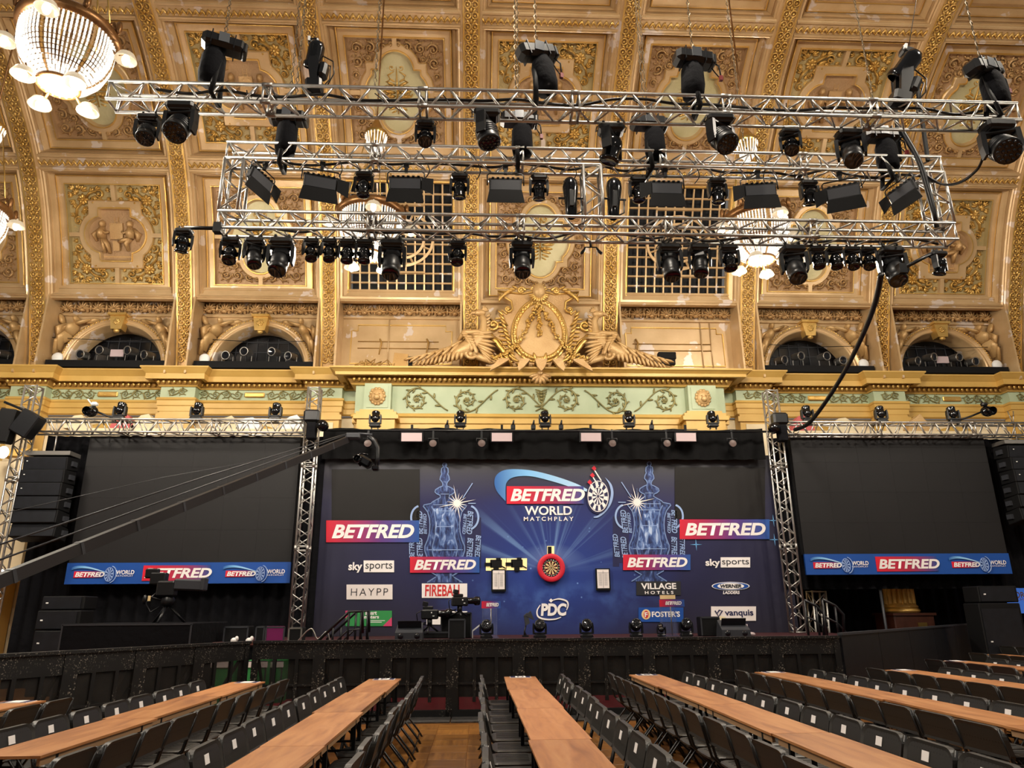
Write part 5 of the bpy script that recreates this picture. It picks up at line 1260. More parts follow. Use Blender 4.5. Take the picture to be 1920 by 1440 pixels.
for px,py in ((1450,976),(1452,1012),(1305,1021)):
    q=BX(px,py); b=MB()
    for a in range(4): L=.16; t=a*PI/2; b.prism([(q[0]+.015*math.cos(t+1.57),q[1]+.015*math.sin(t+1.57)),(q[0]+L*math.cos(t),q[1]+L*math.sin(t)),(q[0]-.015*math.cos(t+1.57),q[1]-.015*math.sin(t+1.57))],-.012,-.008)
    b.build('star_glint',M['sky1'],backdrop)
# camera windows beside the board: panels whose glow stands for light from behind
for x0,y0,x1,y1 in ((911,1047,949,1070),(950,1047,988,1069)):
    q=rectq(backdrop,'camera_window',x0,y0,x1,y1,M['gap'],-.02,.02); b=MB(); cx_,cy_=(x0+x1)/2,(y0+y1)/2; a=BX(cx_,cy_)
    b.box((a[0],-.03,a[1]+.02),(.30,.03,.20),0,None,.03); b.box((a[0]-.2,-.03,a[1]),(.18,.03,.09)); b.box((a[0],-.03,a[1]-.12),(.14,.03,.10)); b.box((a[0]+.06,-.03,a[1]+.13),(.12,.03,.07)); b.tube([(a[0]+.1,-.03,a[1]-.02),(a[0]+.25,-.03,a[1]-.1)],.02,4); b.build('camera_silhouette',M['blkm'],q)  # black silhouette of the camera in the window
q=rectq(backdrop,'camera_window',1026,1024,1039,1039,M['gap'],-.02,.02); rectq(q,'camera_silhouette',1027,1025,1034,1039,M['blkm'],-.03,.02)
# dartboard
db=thing('dartboard','dartboard in a thick red surround ring at the centre of the backdrop','dartboard',(xd,YB-.06,zd))
Mx=Matrix.Rotation(PI/2,4,'X'); R_=.352
b=MB(); b.lathe([(.225,.0),(.225,.05),(.24,.06),(.33,.06),(R_,.045),(R_,-.06)],48,Mx); b.build('surround',M['red'],db)
b=MB(); b.lathe([(0,.03),(.225,.03)],48,Mx); b.build('board',M['blkm'],db)
b=MB(); b2=MB()
for s_ in range(20):
    a0=2*PI*(s_-.5)/20+PI/2; a1=a0+2*PI/20
    for r0,r1,tg in ((.160,.017,b if s_%2 else None),):
        if tg is None: continue
        tg.prism([(r0*math.cos(a0),r0*math.sin(a0)),(r0*math.cos((a0+a1)/2),r0*math.sin((a0+a1)/2)),(r0*math.cos(a1),r0*math.sin(a1)),(r1*math.cos(a1),r1*math.sin(a1)),(r1*math.cos(a0),r1*math.sin(a0))],-.036,-.031)
    for r0,r1 in ((.170,.160),(.107,.099)): b2.prism([(r0*math.cos(a0),r0*math.sin(a0)),(r0*math.cos(a1),r0*math.sin(a1)),(r1*math.cos(a1),r1*math.sin(a1)),(r1*math.cos(a0),r1*math.sin(a0))],-.040,-.034,s_%2)
b.build('cream_segments',M['orange'],db); b2.build('scoring_rings',[M['firered'],M['gstring']],db)
nums=[20,1,18,4,13,6,10,15,2,17,3,19,7,16,8,11,14,9,12,5]
for i,n_ in enumerate(nums):
    a=PI/2-2*PI*i/20; lettering(db,str(n_),.197*math.cos(a),.197*math.sin(a),.022*len(str(n_)),.03,W,y=-.034,bold=0)
# score sheets
for px,py,l in ((935,1088,'left'),(1131,1086,'right')):
    p=at(px,py,YB-.08); t=thing('score_sheet','white score sheet in a black frame just %s of the dartboard'%l,'score sheet',(p.x,YB-.06,p.z)); b=MB(); b.box((0,.02,0),(.37,.05,.54)); b.build('frame',M['blkm'],t); b=MB(); b.box((0,-.01,.01),(.30,.02,.46)); b.build('sheet',M['paper'],t); b=MB(); b.box((0,-.022,0),(.006,.004,.42)); b.box((0,-.022,.16),(.28,.004,.006))
    for i in range(12): b.box((-.07,-.022,.13-.025*i),(.08,.004,.004)); b.box((.07,-.022,.13-.025*i),(.08,.004,.004))
    b.build('ruling',M['grey'],t)

# ------------------------------------------------------------------ drapes and valance
def drape(name,label,x0,x1,z0,z1,Y,wave=.06,per=.32,mat='drape',seed=1,topj=0):
    r=random.Random(seed); n=int((x1-x0)/.05); m=6; vs=[];ph=r.random()*6
    for j in range(m+1):
        t=j/m
        for i in range(n+1):
            x=x0+(x1-x0)*i/n; zz=z0+(z1-z0)*t
            if j==m and topj: zz+=topj*math.sin(x*2.1+ph)*math.sin(x*.7)+topj*.5*math.sin(x*5)
            vs.append(Vector((x,Y+wave*math.sin(2*PI*x/per+ph+math.sin(x*1.7))*(1-.4*t)+wave*.6*math.sin(x*2.3),zz)))
    b=MB(); b.add(vs,[(j*(n+1)+i,j*(n+1)+i+1,(j+1)*(n+1)+i+1,(j+1)*(n+1)+i) for j in range(m) for i in range(n)],0,True)
    return tag(b.build(name,M[mat]),label,'curtain',None)
xl0=at(48,900,18.95).x; zdt=zg-.1
drape('black_drape','black drape behind the left video screen',gx[0]+.25,gx[1]+.25,.0,zdt,18.95,seed=2)
drape('black_drape','black drape behind the right video screen',gx[2]+.05,at(2000,900,18.95).x,at(1700,1104,18.95).z,zdt,18.95,seed=3)
drape('black_drape','dark sheet standing for the unlit backstage under the right video screen',gx[2]+.1,at(2050,1150,21).x,.0,4.2,20.9,seed=5)  # black sheet stands in for the darkness of the open backstage
vz0,vz1=ztop-.16,at(1020,803,18.7).z
drape('black_valance','black cloth valance hung along the top of the backdrop',gx[1]+.2,gx[2]-.15,vz0,vz1,18.80,.04,.5,'valance',4,.03)
zpp=at(1020,808,18.5).z; b=MB(); b.tube([(gx[1],18.5,zpp),(gx[2],18.5,zpp)],.03,8); tag(b.build('lighting_pipe',M['blk']),'black lighting pipe running along the front of the valance','pipe')
for i,px in enumerate((772,941,1108,1286)):
    p=at(px,819,18.5); t=thing('valance_panel_light','pale flat panel light, %s from the left along the valance'%ORD[i],'stage light',p,(.12,0,0),'flat panels on the valance'); b=MB(); b.box((0,.05,0),(.60,.10,.30),0,None,.02); b.build('housing',M['blk'],t); b=MB(); b.box((0,-.01,-.01),(.53,.03,.22)); b.build('diffuser',M['lensw'],t); b=MB(); b.tube([(-.33,.05,-.05),(-.33,.05,.2),(.33,.05,.2),(.33,.05,-.05)],.012,5); b.box((0,.03,.24),(.06,.06,.16)); b.build('yoke',M['blk'],t)
for i,px in enumerate((690,812,903,1148,1250,1373)):
    p=at(px,832,18.5); t=thing('round_spotlight','small round spotlight, %s from the left in front of the valance'%ORD[i],'stage light',p,(0,0,0),'round spots on the valance'); b=MB(); b.lathe([(0,-.14),(.08,-.12),(.11,0),(.11,.05),(.095,.06)],14,Matrix.Rotation(PI/2,4,'X')); b.build('can',M['blk'],t); b=MB(); b.lathe([(.095,.055),(.0,.065)],14,Matrix.Rotation(PI/2,4,'X')); b.build('lens',M['lensd'],t); b=MB(); b.tube([(-.13,0,0),(-.13,0,.14),(.13,0,.14),(.13,0,0)],.012,5); b.box((0,0,.25),(.05,.05,.26)); b.build('bracket',M['blk'],t)
G7='upright moving lights above the valance'
for i,px in enumerate((703,863,1022,1180,1337)): p=at(px,800,18.75); moving_head((p.x,18.75,p.z-.02),'beam',.82,0,-.5,'upright moving head, %s from the left above the black valance'%ORD[i],G7,True)
for i,px in enumerate((838,962,1000,1052,1222)): p=at(px,800,18.7); b=MB(); b.box((0,0,.05),(.12,.1,.14),0,None,.02); b.tube([(0,0,.1),(.02,-.03,.24)],[.04,.02],6); tag(b.build('truss_clamp',M['blk'],None,(p.x,18.72,p.z-.06)),'small black clamp poking over the valance, %s from the left'%ORD[i],'clamp','clamps over the valance')
G8='upright moving lights on the side trusses'
for i,(px,py) in enumerate(((222,790),(367,790),(515,790),(1515,788),(1653,785),(1788,785))): p=at(px,py,YG); moving_head((p.x,YG,zg+.19),'beam',.84,.1,-.4,'upright moving head, %s from the left on the trusses over the screens'%ORD[i],G8,True)
for i,(px,py,sx) in enumerate(((172,768,1),(1850,768,-1))):
    p=at(px,py,YG); t=thing('remote_camera','black remote camera on an angled arm over the %s screen'%('left' if i==0 else 'right'),'camera',p); b=MB(); b.ell((0,0,-.05),(.17,.14,.15),None,12,8); b.lathe([(.1,0),(.11,-.2),(.12,-.24)],12,Matrix.Rotation(-PI/2+.4,4,'X')); b.build('head',M['blkg'],t); b=MB(); b.tube([(0,0,0),(sx*.45,0,-.18),(sx*.95,0,-.34)],[.03,.028,.03],6); b.build('arm',M['blk'],t); b=MB(); b.box((sx*.06,-.02,.14),(.16,.14,.10),0,None,.03); b.tube([(-.05,0,.16),(-.14,0,.28)],.02,5); b.build('antenna',M['wht'] if i==0 else M['blk'],t)
# big motor blocks on the towers
for px,py,l,k in ((585,785,'tower left of the backdrop',0),(1462,790,'tower right of the backdrop',1)):
    p=at(px,py,YG-.3); t=thing('tower_hoist','black hoist and fixture strapped to the %s'%l,'hoist',p); b=MB(); b.box((0,0,.06),(.40,.26,.32),0,None,.05); b.build('motor',M['blk'],t); b=MB(); b.box((.02,0,-.33),(.24,.22,.44),0,None,.03); b.build('chain_bag',M['drape'],t); b=MB(); b.lathe([(0,.14),(.12,.12),(.14,0),(.14,-.1),(.11,-.11)],14,Matrix.Translation((.30 if k==0 else -.2,-.1,-.2))@Matrix.Rotation(PI/2,4,'X')); b.build('lamp_head',M['blkg'],t)
p=at(28,792,YG-.5); t=thing('tower_speaker','black loudspeaker pair hung off the far left tower','speaker',p); b=MB(); b.box((.32,0,-.05),(.5,.35,.62),0,Matrix.Rotation(.5,3,'Y'),.03); b.build('cabinet',M['blk'],t); b=MB(); b.box((-.18,0,-.1),(.4,.3,.85),0,Matrix.Rotation(.12,3,'Y'),.03); b.build('cabinet',M['blkm'],t); b=MB(); b.tube([(-.35,0,.52),(.2,0,.3),(.65,0,.05)],.035,6); b.build('bar',M['blk'],t)

# ------------------------------------------------------------------ side screens and banners
YS=18.62
def screen(pTL,pTR,pBL,pBR,pBL2,pBR2,side):
    P=[at(q[0],q[1],YS) for q in (pTL,pTR,pBL,pBR,pBL2,pBR2)]; x0=(P[0].x+P[2].x)/2;x1=(P[1].x+P[3].x)/2; zt_=(P[0].z+P[1].z)/2; zb_=(P[2].z+P[3].z)/2; z2=(P[4].z+P[5].z)/2
    t=thing('video_screen','blank dark grey video wall on the %s side of the stage'%side,'screen',((x0+x1)/2,YS,zb_)); w_,h_=x1-x0,zt_-zb_; nx,nz=6,4
    pm=MB(); pm.box((0,0,0),(w_/nx-.002,.08,h_/nz-.002)); pm=pm.mesh('screen_tile',M['screen'])
    for i in range(nx):
        for j in range(nz): put('screen_tile',pm,t,(-w_/2+w_*(i+.5)/nx,0,h_*(j+.5)/nz))
    b=MB(); b.box((0,.10,h_/2),(w_,.1,h_)); b.build('back_frame',M['screenside'],t)
    t=thing('sponsor_banner','blue sponsor banner under the %s video wall'%side,'banner',((x0+x1)/2,YS-.03,(zb_+z2)/2)); hb=zb_-z2
    b=MB(); b.box((0,0,0),(w_+.03,.06,hb)); b.build('panel',M['bandblue'],t)
    q=put('sponsor_sign',MBbox(.26*w_ if 0 else .30*w_,.012,hb*.72,M['signred']),t,(-.01*w_,-.04,0)); lettering(t,'BETFRED',0,0,.30*w_,hb*.46,W,y=-.055,bold=.035,shear=.22)
    for cx_ in (-.355*w_,.322*w_):
        g=put('event_logo',None,t,(cx_,-.04,0)); u=.13*w_
        q=put('logo_panel',MBbox(u*1.0,.01,hb*.30,M['signred']),g,(-u*.35,0,-hb*.05)); lettering(g,'BETFRED',-u*.30,-hb*.05,u*1.0,hb*.22,W,y=-.012,bold=.035,shear=.22)
        lettering(g,'WORLD',u*.90,.05*hb,u*.62,hb*.20,W,y=-.012,bold=.02); lettering(g,'MATCHPLAY',u*.88,-.12*hb,u*.60,hb*.07,W,y=-.012,bold=.01,space=1.3)
        b=MB(); vs=[]
        for k in range(15): 
            s_=k/14; a=PI*(1.12-.95*s_**.8); R1=1.0; x=-u*.35+u*.72*math.cos(a)*1.0 if 0 else -u*.95+u*1.25*s_; zc=hb*(.02+.34*math.sin(PI*(.12+.86*s_)**.6)); th_=hb*.13*(1-s_)**.8+.004; vs+=[Vector((x,-.014,zc)),Vector((x,-.014,zc-th_))]
        b.add(vs,[(2*k,2*k+1,2*k+3,2*k+2) for k in range(14)]); b.build('swoosh',M['swoosh'],g)
        b=MB(); n=20; r=hb*.30
        for k in range(n):
            if k%2: continue
            a0,a1=2*PI*k/n,2*PI*(k+1)/n; cxx=u*.36; b.prism([(cxx+r*.62*math.cos(a0),-.05*hb+r*math.sin(a0)),(cxx+r*.62*math.cos(a1),-.05*hb+r*math.sin(a1)),(cxx,-.05*hb)],-.02,-.016)
        b.tube([(u*.36+r*.7*math.cos(2*PI*k/24),-.018,-.05*hb+r*1.08*math.sin(2*PI*k/24)) for k in range(24)],.008,4,0,False,False,1,True)
        b.tube([(u*.40+r*.95*math.cos(PI*(-.45+.9*k/12)),-.018,-.05*hb+r*1.3*math.sin(PI*(-.45+.9*k/12))) for k in range(13)],.012,4,0,True,False); b.build('mini_dartboard',M['ltblue'],g)
def MBbox(x,y,z,m): b=MB(); b.box((0,0,0),(x,y,z)); return b.mesh('board',m)
screen((168,820),(566,818),(133,1060),(545,1050),(127,1098),(542,1091),'left'); screen((1478,815),(1840,812),(1508,1041),(1886,1036),(1511,1080),(1892,1074),'right')
# ------------------------------------------------------------------ loudspeakers
def cab_mesh(w_,d_,h_):
    b=MB(); b.box((0,0,0),(w_,d_,h_-.012),0,None,.015); b.box((0,-d_/2-.006,0),(w_*.94,.012,h_*.86),1); return b.mesh('cabinet',[M['blkm'],M['board']])
def line_array(px,py,n,side,flip):
    p=at(px,py,18.25); t=thing('line_array','hanging black line array of %s cabinets beside the %s video wall'%(('six','six')[flip>0],side),'speaker',p); b=MB(); b.box((0,0,0),(1.08,.5,.10)); b.tube([(0,0,.05),(0,0,.5)],.02,5); b.tube([(0,0,.5),(-.08,0,.9)],.012,4); b.tube([(0,0,.5),(.08,0,.9)],.012,4); b.build('bumper_bar',M['alud'],t)
    me=cab_mesh(1.05,.55,.335); z=-.24; y=0
    for i in range(n):
        o=put('cabinet',me,t,(0,y,z),(-.05*(i-2),0,0)); z-=.335; y+=.02*(i-2)
        b=MB(); b.box((-.4*1,-.29+y,z+.335+.02),(.03,.01,.02)); b.build('badge',M['wht'],t)
        b=MB(); b.box((.55*(-1 if flip>0 else 1),.05+y,z+.335),(.05,.2,.12)); b.build('rigging_pin',M['grey'],t)
line_array(100,853,6,'left',-1); line_array(1908,832,6,'right',1)
def stack(spec,side):
    t=None
    for i,(x0,y0,x1,y1,Y) in enumerate(spec):
        a=at(x0,y1,Y);c=at(x1,y0,Y); w_,h_=c.x-a.x,c.z-a.z
        if i==len(spec)-1: h_=c.z; a.z=0
        t=thing('loudspeaker_cabinet','black loudspeaker cabinet, %s from the top of the stack under the %s line array'%(ORD[i],side),'speaker',((a.x+c.x)/2,Y+.3,a.z)); b=MB(); b.box((0,0,h_/2),(w_,.6,h_-.01),0,None,.02); b.build('body',M['blkm'],t); b=MB(); b.box((-.02,-.31,h_/2),(w_*.9,.02,h_*.85)); b.build('grille',M['board'],t); b=MB(); b.box((-w_*.36,-.325,h_*.5),(.05,.01,.03)); b.build('badge',M['wht'],t)
stack([(76,1117,160,1144,17.4),(64,1144,152,1182,17.2),(56,1182,150,1230,17.0),(52,1230,150,1262,17.0)],'left')
stack([(1838,1098,1905,1130,17.9),(1842,1130,1912,1172,17.8)],'right')
# ------------------------------------------------------------------ things on and beside the stage
def monitor_wedge(px,py,Y,label,w_=.62,rz=0):
    p=at(px,py,Y); t=thing('stage_monitor',label,'speaker',(p.x,Y,zst),(0,0,rz)); b=MB()
    vs=[(-w_/2,-.22,0),(w_/2,-.22,0),(w_/2,.22,0),(-w_/2,.22,0),(-w_/2,-.22,.14),(w_/2,-.22,.14),(w_*.46,.14,.34),(-w_*.46,.14,.34)]
    b.add(vs,[(0,1,2,3),(0,1,5,4),(4,5,6,7),(7,6,2,3),(1,2,6,5),(0,3,7,4)]); b.build('cabinet',M['grey'],t)
    b=MB(); b.box((0,-.06,.245),(w_*.86,.012,.30),0,Matrix.Rotation(.50,3,'X')); b.build('grille',M['board'],t)
    for sx in (-1,1): b=MB(); b.lathe([(.06,0),(.05,.02),(0,.02)],12,Matrix.Translation((sx*w_*.3,-.22,.07))@Matrix.Rotation(PI/2,4,'X')); b.build('port',M['lens'],t)
monitor_wedge(768,1195,16.4,'black wedge monitor on the stage left of the stage cameras',.58); monitor_wedge(1375,1192,16.4,'black wedge monitor on the stage below the pink sponsor board',.62)
G9='floor moving lights along the stage front'
for i,px in enumerate((912,1012,1100,1193,1287)):
    p=at(px,1190,16.2); moving_head((p.x,16.2,zst),'wash',.74,0,1.15,'floor moving light, %s from the left along the stage front'%ORD[i],G9,True)
p=at(1240,1185,16.6); moving_head((p.x,16.6,zst),'beam',.5,0,-.9,'little floor spot with a pale lens in front of the right lectern','small floor spots',True)
p=at(985,1178,17.2); t=thing('work_light','small angled work light with a flared hood on a short stand left of centre stage','lamp',(p.x,17.2,zst)); b=MB(); b.tube([(0,0,0),(-.02,0,.12),(.02,0,.28)],[.05,.02,.02],6); b.box((0,0,.02),(.14,.1,.04)); b.build('stand',M['blk'],t); b=MB(); b.prism([(0,.24),(.10,.30),(.04,.52),(-.03,.46)],-.1,.1); b.prism([(.0,.46),(.20,.36),(.12,.56)],-.11,.11); b.build('hood',M['grey'],t)
# lecterns
for px,x0,x1,l,lx in ((918,903,938,'left',0),(1256,1234,1280,'right',1)):
    p=at(px,1190,16.7); t=thing('acrylic_lectern','clear acrylic lectern with a red and blue sign on the %s half of the stage'%l,'lectern',(p.x,16.7,zst)); a=at(x0,1141,16.7).x-p.x;c=at(x1,1141,16.7).x-p.x; zz=at(918,1134,16.7).z-zst if lx==0 else at(1256,1131,16.7).z-zst
    b=MB(); b.box((0,0,.02),(.40,.34,.03)); b.box((-.16,.05,zz/2),(.012,.2,zz)); b.box((.16,.05,zz/2),(.012,.2,zz)); b.box((0,.1,zz/2),(.33,.012,zz)); b.build('acrylic_body',M['glassy'],t); b=MB(); b.tube([(.03,-.1,.02),(.03,-.1,zz)],.012,6); b.build('microphone_stem',M['alud'],t)
    b=MB(); b.box(((a+c)/2,-.16,zz),(c-a,.02,.15)); b.build('sign',M['signgrad'],t); lettering(t,'BETFRED',(a+c)/2+.03,zz,(c-a)*.66,.075,W,y=-.175,bold=.035,shear=.25)
    if lx: b=MB(); b.box((-.02,-.1,zz+.13),(.34,.03,.085)); b.build('note_card',M['orange'],t)
# stage cameras
def stage_camera(px,py,Y,label,lift,sc=1,rz=0):
    p=at(px,py,Y); t=thing('broadcast_camera',label,'camera',(p.x,Y,p.z),(0,0,rz)); t.scale=(sc,)*3
    b=MB(); b.box((0,0,.0),(.44,.22,.24),0,None,.03); b.box((-.05,0,.16),(.26,.16,.09),0,None,.02); b.box((-.12,-.02,.26),(.14,.12,.11),0,Matrix.Rotation(.2,3,'Y'),.01); b.build('body',M['blk'],t)
    b=MB(); b.lathe([(.07,0),(.085,.06),(.085,.2),(.12,.24),(.12,.36),(.10,.37)],14,Matrix.Translation((.2,0,.02))@Matrix.Rotation(PI/2,4,'Y')); b.build('lens',M['blkg'],t)
    b=MB(); b.tube([(.0,0,-.12),(0,0,-.28)],.07,8); b.tube([(-.1,0,-.2),(-.34,-.05,-.28)],.016,5); b.tube([(-.2,-.06,.1),(-.34,-.08,.02),(-.3,-.06,-.2),(-.1,0,-.26)],.014,5)
    for k in range(3): a=2*PI*k/3+.4; b.tube([(0,0,-.25),(.26*math.cos(a),.26*math.sin(a),-.25-lift)],.025,6)
    b.build('pan_head_and_legs',M['blk'],t); b=MB(); b.ell((.05,-.12,.04),(.02,.012,.02),None,6,4); b.box((.1,-.118,-.04),(.05,.01,.02)); b.build('controls',M['wht'],t)
stage_camera(806,1152,16.9,'black broadcast camera crouched low on the stage, left of a pair',.20,.86); stage_camera(862,1128,16.7,'black broadcast camera raised on the case beside the left lectern',.12,.80,.3)
def boxthing(name,label,cat,x0,y0,x1,y1,Y,d,mat,base=None,mat2=None):
    a=at(x0,y1,Y);c=at(x1,y0,Y); zb_=base if base is not None else a.z
    t=thing(name,label,cat,((a.x+c.x)/2,Y+d/2,zb_)); h_=c.z-zb_; b=MB(); b.box((0,0,h_/2),(c.x-a.x,d,h_),0,None,.015); b.build('body',M[mat],t)
    b=MB(); w_=c.x-a.x
    for sx in (-1,1): b.bar((sx*w_/2*.98,-d/2-.004,.02),(sx*w_/2*.98,-d/2-.004,h_-.02),.03,.012)
    b.bar((-w_/2,-d/2-.004,h_-.02),(w_/2,-d/2-.004,h_-.02),.012,.03); b.build('edge_trim',M[mat2 or 'grey'],t); return t
boxthing('flight_case','tall black case in front of the stage cameras','case',841,1160,872,1200,16.5,.5,'blkm',zst); boxthing('flight_case','wide low black riser under the stage cameras','case',785,1184,845,1200,16.9,.6,'blkm',zst)
t=boxthing('equipment_rack','open black equipment frame carrying the raised stage camera','rack',826,1148,884,1198,17.0,.5,'blkm',zst)
boxthing('flight_case','tall black panel case near the right wedge monitor','case',1317,1156,1348,1198,16.6,.35,'blkm',zst)
p=at(1362,1185,17.4); b=MB(); vs=[]; r=random.Random(4)
b.add([(-.16,0,0),(.28,.05,0),(.22,.15,.02),(-.1,.2,0),(-.14,.08,.42),(.0,.1,.40),(.16,.1,.22)],[(0,1,6,5,4),(1,2,6),(2,3,4,5,6),(3,0,4)]); tag(b.build('crumpled_paper',M['fabricw'],None,(p.x,17.3,zst)),'cream crumpled paper propped behind the right wedge monitor','paper')
p=at(1398,1190,16.5); b=MB(); b.lathe([(0,0),(.05,0),(.05,.16),(.03,.2),(.03,.25),(0,.25)],10); b.ell((.09,0,.04),(.10,.07,.05),None,8,5); tag(b.build('water_bottle',M['lensw'],None,(p.x,16.4,zst)),'clear bottle with a pink cloth beside the right wedge monitor','bottle')
b=MB(); a=at(886,1183,16.9);c=at(902,1170,16.9); b.bar(a,c,.03,.03); b.bar(a,(a.x,a.y,zst),.02,.02); tag(b.build('white_rod',M['wht']),'short white rod leaning beside the left lectern','rod')
# stair rails
def stair_rail(pts,posts,label,Y):
    t=thing('stair_handrail',label,'handrail',(0,0,0)); 
    for y in (Y,Y-.9):
        P=[at(px,py,Y) for px,py in pts]; b=MB(); b.tube([(q.x,y,q.z) for q in P],.03,8); b.build('rail',M['blk'],t)
        b=MB(); b.tube([(q.x,y,q.z-.35) for q in P],.02,6); b.build('rail',M['blk'],t)
        for px,py in posts: q=at(px,py,Y); b=MB(); b.tube([(q.x,y,q.z),(q.x,y,.95 if q.z>1.3 else .2)],.025,6); b.build('post',M['blk'],t)
stair_rail([(612,1200),(668,1147),(692,1146),(692,1185)],[(640,1173),(668,1148),(690,1147)],'black stair handrail at the left end of the stage',16.4)
stair_rail([(1508,1125),(1530,1136),(1545,1152),(1545,1195)],[(1508,1126),(1530,1137)],'black stair handrail at the right end of the stage',16.6)
# things left of the stage
boxthing('draped_platform','low camera platform skirted in black cloth left of the stage','platform',105,1168,362,1232,14.6,2.0,'drape',0)
p=at(312,1168,15.3); t=thing('broadcast_camera','large broadcast camera on a tripod in front of the left sponsor banner','camera',(p.x,15.3,p.z)); Z=lambda py: at(312,py,15.3).z-p.z
u=15.3*1.02/FPX
b=MB(); b.box((-6*u,0,Z(1104)),(30*u,.26,26*u),0,None,.03); b.box((-22*u,0,Z(1085)),(26*u,.2,20*u),0,None,.02); b.box((-34*u,-.02,Z(1075)),(22*u,.12,16*u),0,None,.02); b.build('body',M['blk'],t)
b=MB(); b.box((32*u,0,Z(1097)),(50*u,.24,19*u),0,Matrix.Rotation(.04,3,'Y'),.03); b.box((56*u,0,Z(1096)),(6*u,.26,22*u),0,None,.02); b.build('box_lens',M['grey'],t)
b=MB(); b.lathe([(.05,-.02),(.12,.02),(.13,.12),(.09,.18),(.06,.22)],12,Matrix.Translation((-2*u,0,Z(1136)))); b.tube([(-2*u,0,Z(1128)),(-34*u,-.1,Z(1118))],.02,6); b.tube([(-20*u,-.06,Z(1110)),(-36*u,-.1,Z(1130)),(-26*u,-.1,Z(1148)),(-14*u,-.05,Z(1138))],.016,5); b.ell((-38*u,-.1,Z(1124)),(.05,.05,.09),None,6,5); b.build('pan_head',M['blk'],t)
for k in range(3):
    a=2*PI*k/3+.5; b=MB(); b.tube([(-2*u+.05*math.cos(a),.05*math.sin(a),Z(1138)),(-2*u+.36*math.cos(a),.36*math.sin(a),0)],.028,6); b.build('leg',M['blk'],t)
b=MB(); b.box((-30*u,-.12,Z(1122)),(.05,.02,.10)); b.build('tag',M['orange'],t)
t=boxthing('laptop_screen','purple-lit screen on the desk at the left of the stage','monitor',497,1174,534,1202,15.9,.05,'purple'); 
boxthing('equipment_rack','dark rack standing left of the purple screen','rack',418,1174,466,1206,15.9,.4,'blkm'); boxthing('equipment_rack','dark box just left of the purple screen','rack',478,1174,496,1206,16.0,.4,'blkm'); boxthing('flight_case','black case with crossed braces at the foot of the left tower','case',540,1176,566,1204,15.9,.4,'blkm',None,'alud')
boxthing('desk','black desk under the purple screen','desk',410,1203,585,1215,15.9,.7,'blkm'); 
for i,(px,l) in enumerate(((440,'left'),(468,'right'))): p=at(px,1204,15.8); b=MB(); b.ell((0,0,.03),(.07,.06,.06),None,7,5); b.ell((.05,0,.07),(.04,.04,.05),None,6,4); tag(b.build('crumpled_tissue',M['white'],None,(p.x,15.75,at(px,1204,15.8).z)),'white crumpled tissue on the desk edge, %s of two'%l,'tissue')
p=at(592,1196,15.8); cable([(p.x-.35,15.8,p.z-.05),(p.x-.1,15.75,p.z+.18),(p.x+.05,15.75,p.z-.02),(p.x+.22,15.75,p.z+.12),(p.x+.30,15.75,p.z-.06)],.014,'pale cable coil on the stage edge beside the left tower','cable_coil',None,'alud')
for i,(x0,y0,x1,y1,Y) in enumerate(((394,1240,432,1292,14.6),(458,1238,500,1290,14.9),(505,1238,530,1290,15.2))):
    t=boxthing('green_crate','green and white crate behind the barrier, %s from the left'%ORD[i],'crate',x0,y0,x1,y1,Y,.5,'gstring',0); a=at(x0,1240,Y);c=at(x1,1250,Y); b=MB(); b.box((0,-.26,a.z-.06),((c.x-a.x)*.98,.02,.10)); b.build('white_strip',M['paper'],t)
# things under the right screen
p=at(1706,1172,19.6); zpl=at(1706,1150,19.6).z; ztp=at(1706,1098,19.6).z
t=thing('fluted_column','gilded fluted column base standing on a brown pedestal under the right screen','column',(p.x,19.9,0)); b=MB(); n=160; vs=[]; rings=[(zpl+.02,.44),(zpl+.06,.47),(zpl+.11,.44),(zpl+.13,.41),(zpl+.16,.43),(zpl+.20,.41),(zpl+.22,.385),(zpl+.26,.385),(ztp+.5,.375)]
for z_,r_ in rings:
    for k in range(n):
        a=2*PI*k/n; rr_=r_*(1-.13*abs(math.sin(a*10))**.7 if z_>zpl+.24 else 1); vs.append(Vector((rr_*math.cos(a),rr_*math.sin(a),z_)))
b.add(vs,[(i*n+k,i*n+(k+1)%n,(i+1)*n+(k+1)%n,(i+1)*n+k) for i in range(len(rings)-1) for k in range(n)],0,False); b.build('fluted_shaft',M['gilt'],t)
b=MB(); b.box((.04,0,zpl/2),(1.08,1.0,zpl),0,None,.03); b.box((.04,0,zpl-.02),(1.16,1.08,.06)); b.build('pedestal',M['brownbox'],t); b=MB(); b.box((.22,-.515,zpl-.28),(.24,.02,.10)); b.build('plaque',M['brass'],t)
a=at(1650,1105,19.0);c=at(1662,1180,19.0); b=MB(); b.tube([a,(c.x,19.0,0.02)],.035,6); tag(b.build('tent_pole',M['grey']),'thin grey pole standing left of the gilded column base','pole')
truss('lighting_truss','short silver truss section at the right end of the stage',(at(1530,1150,19.4).x,19.4,.02),(at(1530,1112,19.4).x,19.4,at(1530,1108,19.4).z),.35,(1,0,0),.4)
p=at(1905,1122,19.8); t=thing('side_monitor','bright blue event screen cut by the right edge below the speakers','screen',(p.x,19.8,at(1905,1150,19.8).z)); h_=at(1905,1098,19.8).z-at(1905,1150,19.8).z; b=MB(); b.box((.5,0,h_/2),(1.5,.06,h_)); b.build('panel',flat('lit blue screen',(60,110,210),.4,emit=(70,120,215),es=.6),t); lettering(t,'WORLD',.1,h_*.66,.75,.16,W,y=-.04,bold=.03); lettering(t,'MATCHPLAY',.1,h_*.5,.75,.07,W,y=-.04,bold=.01)
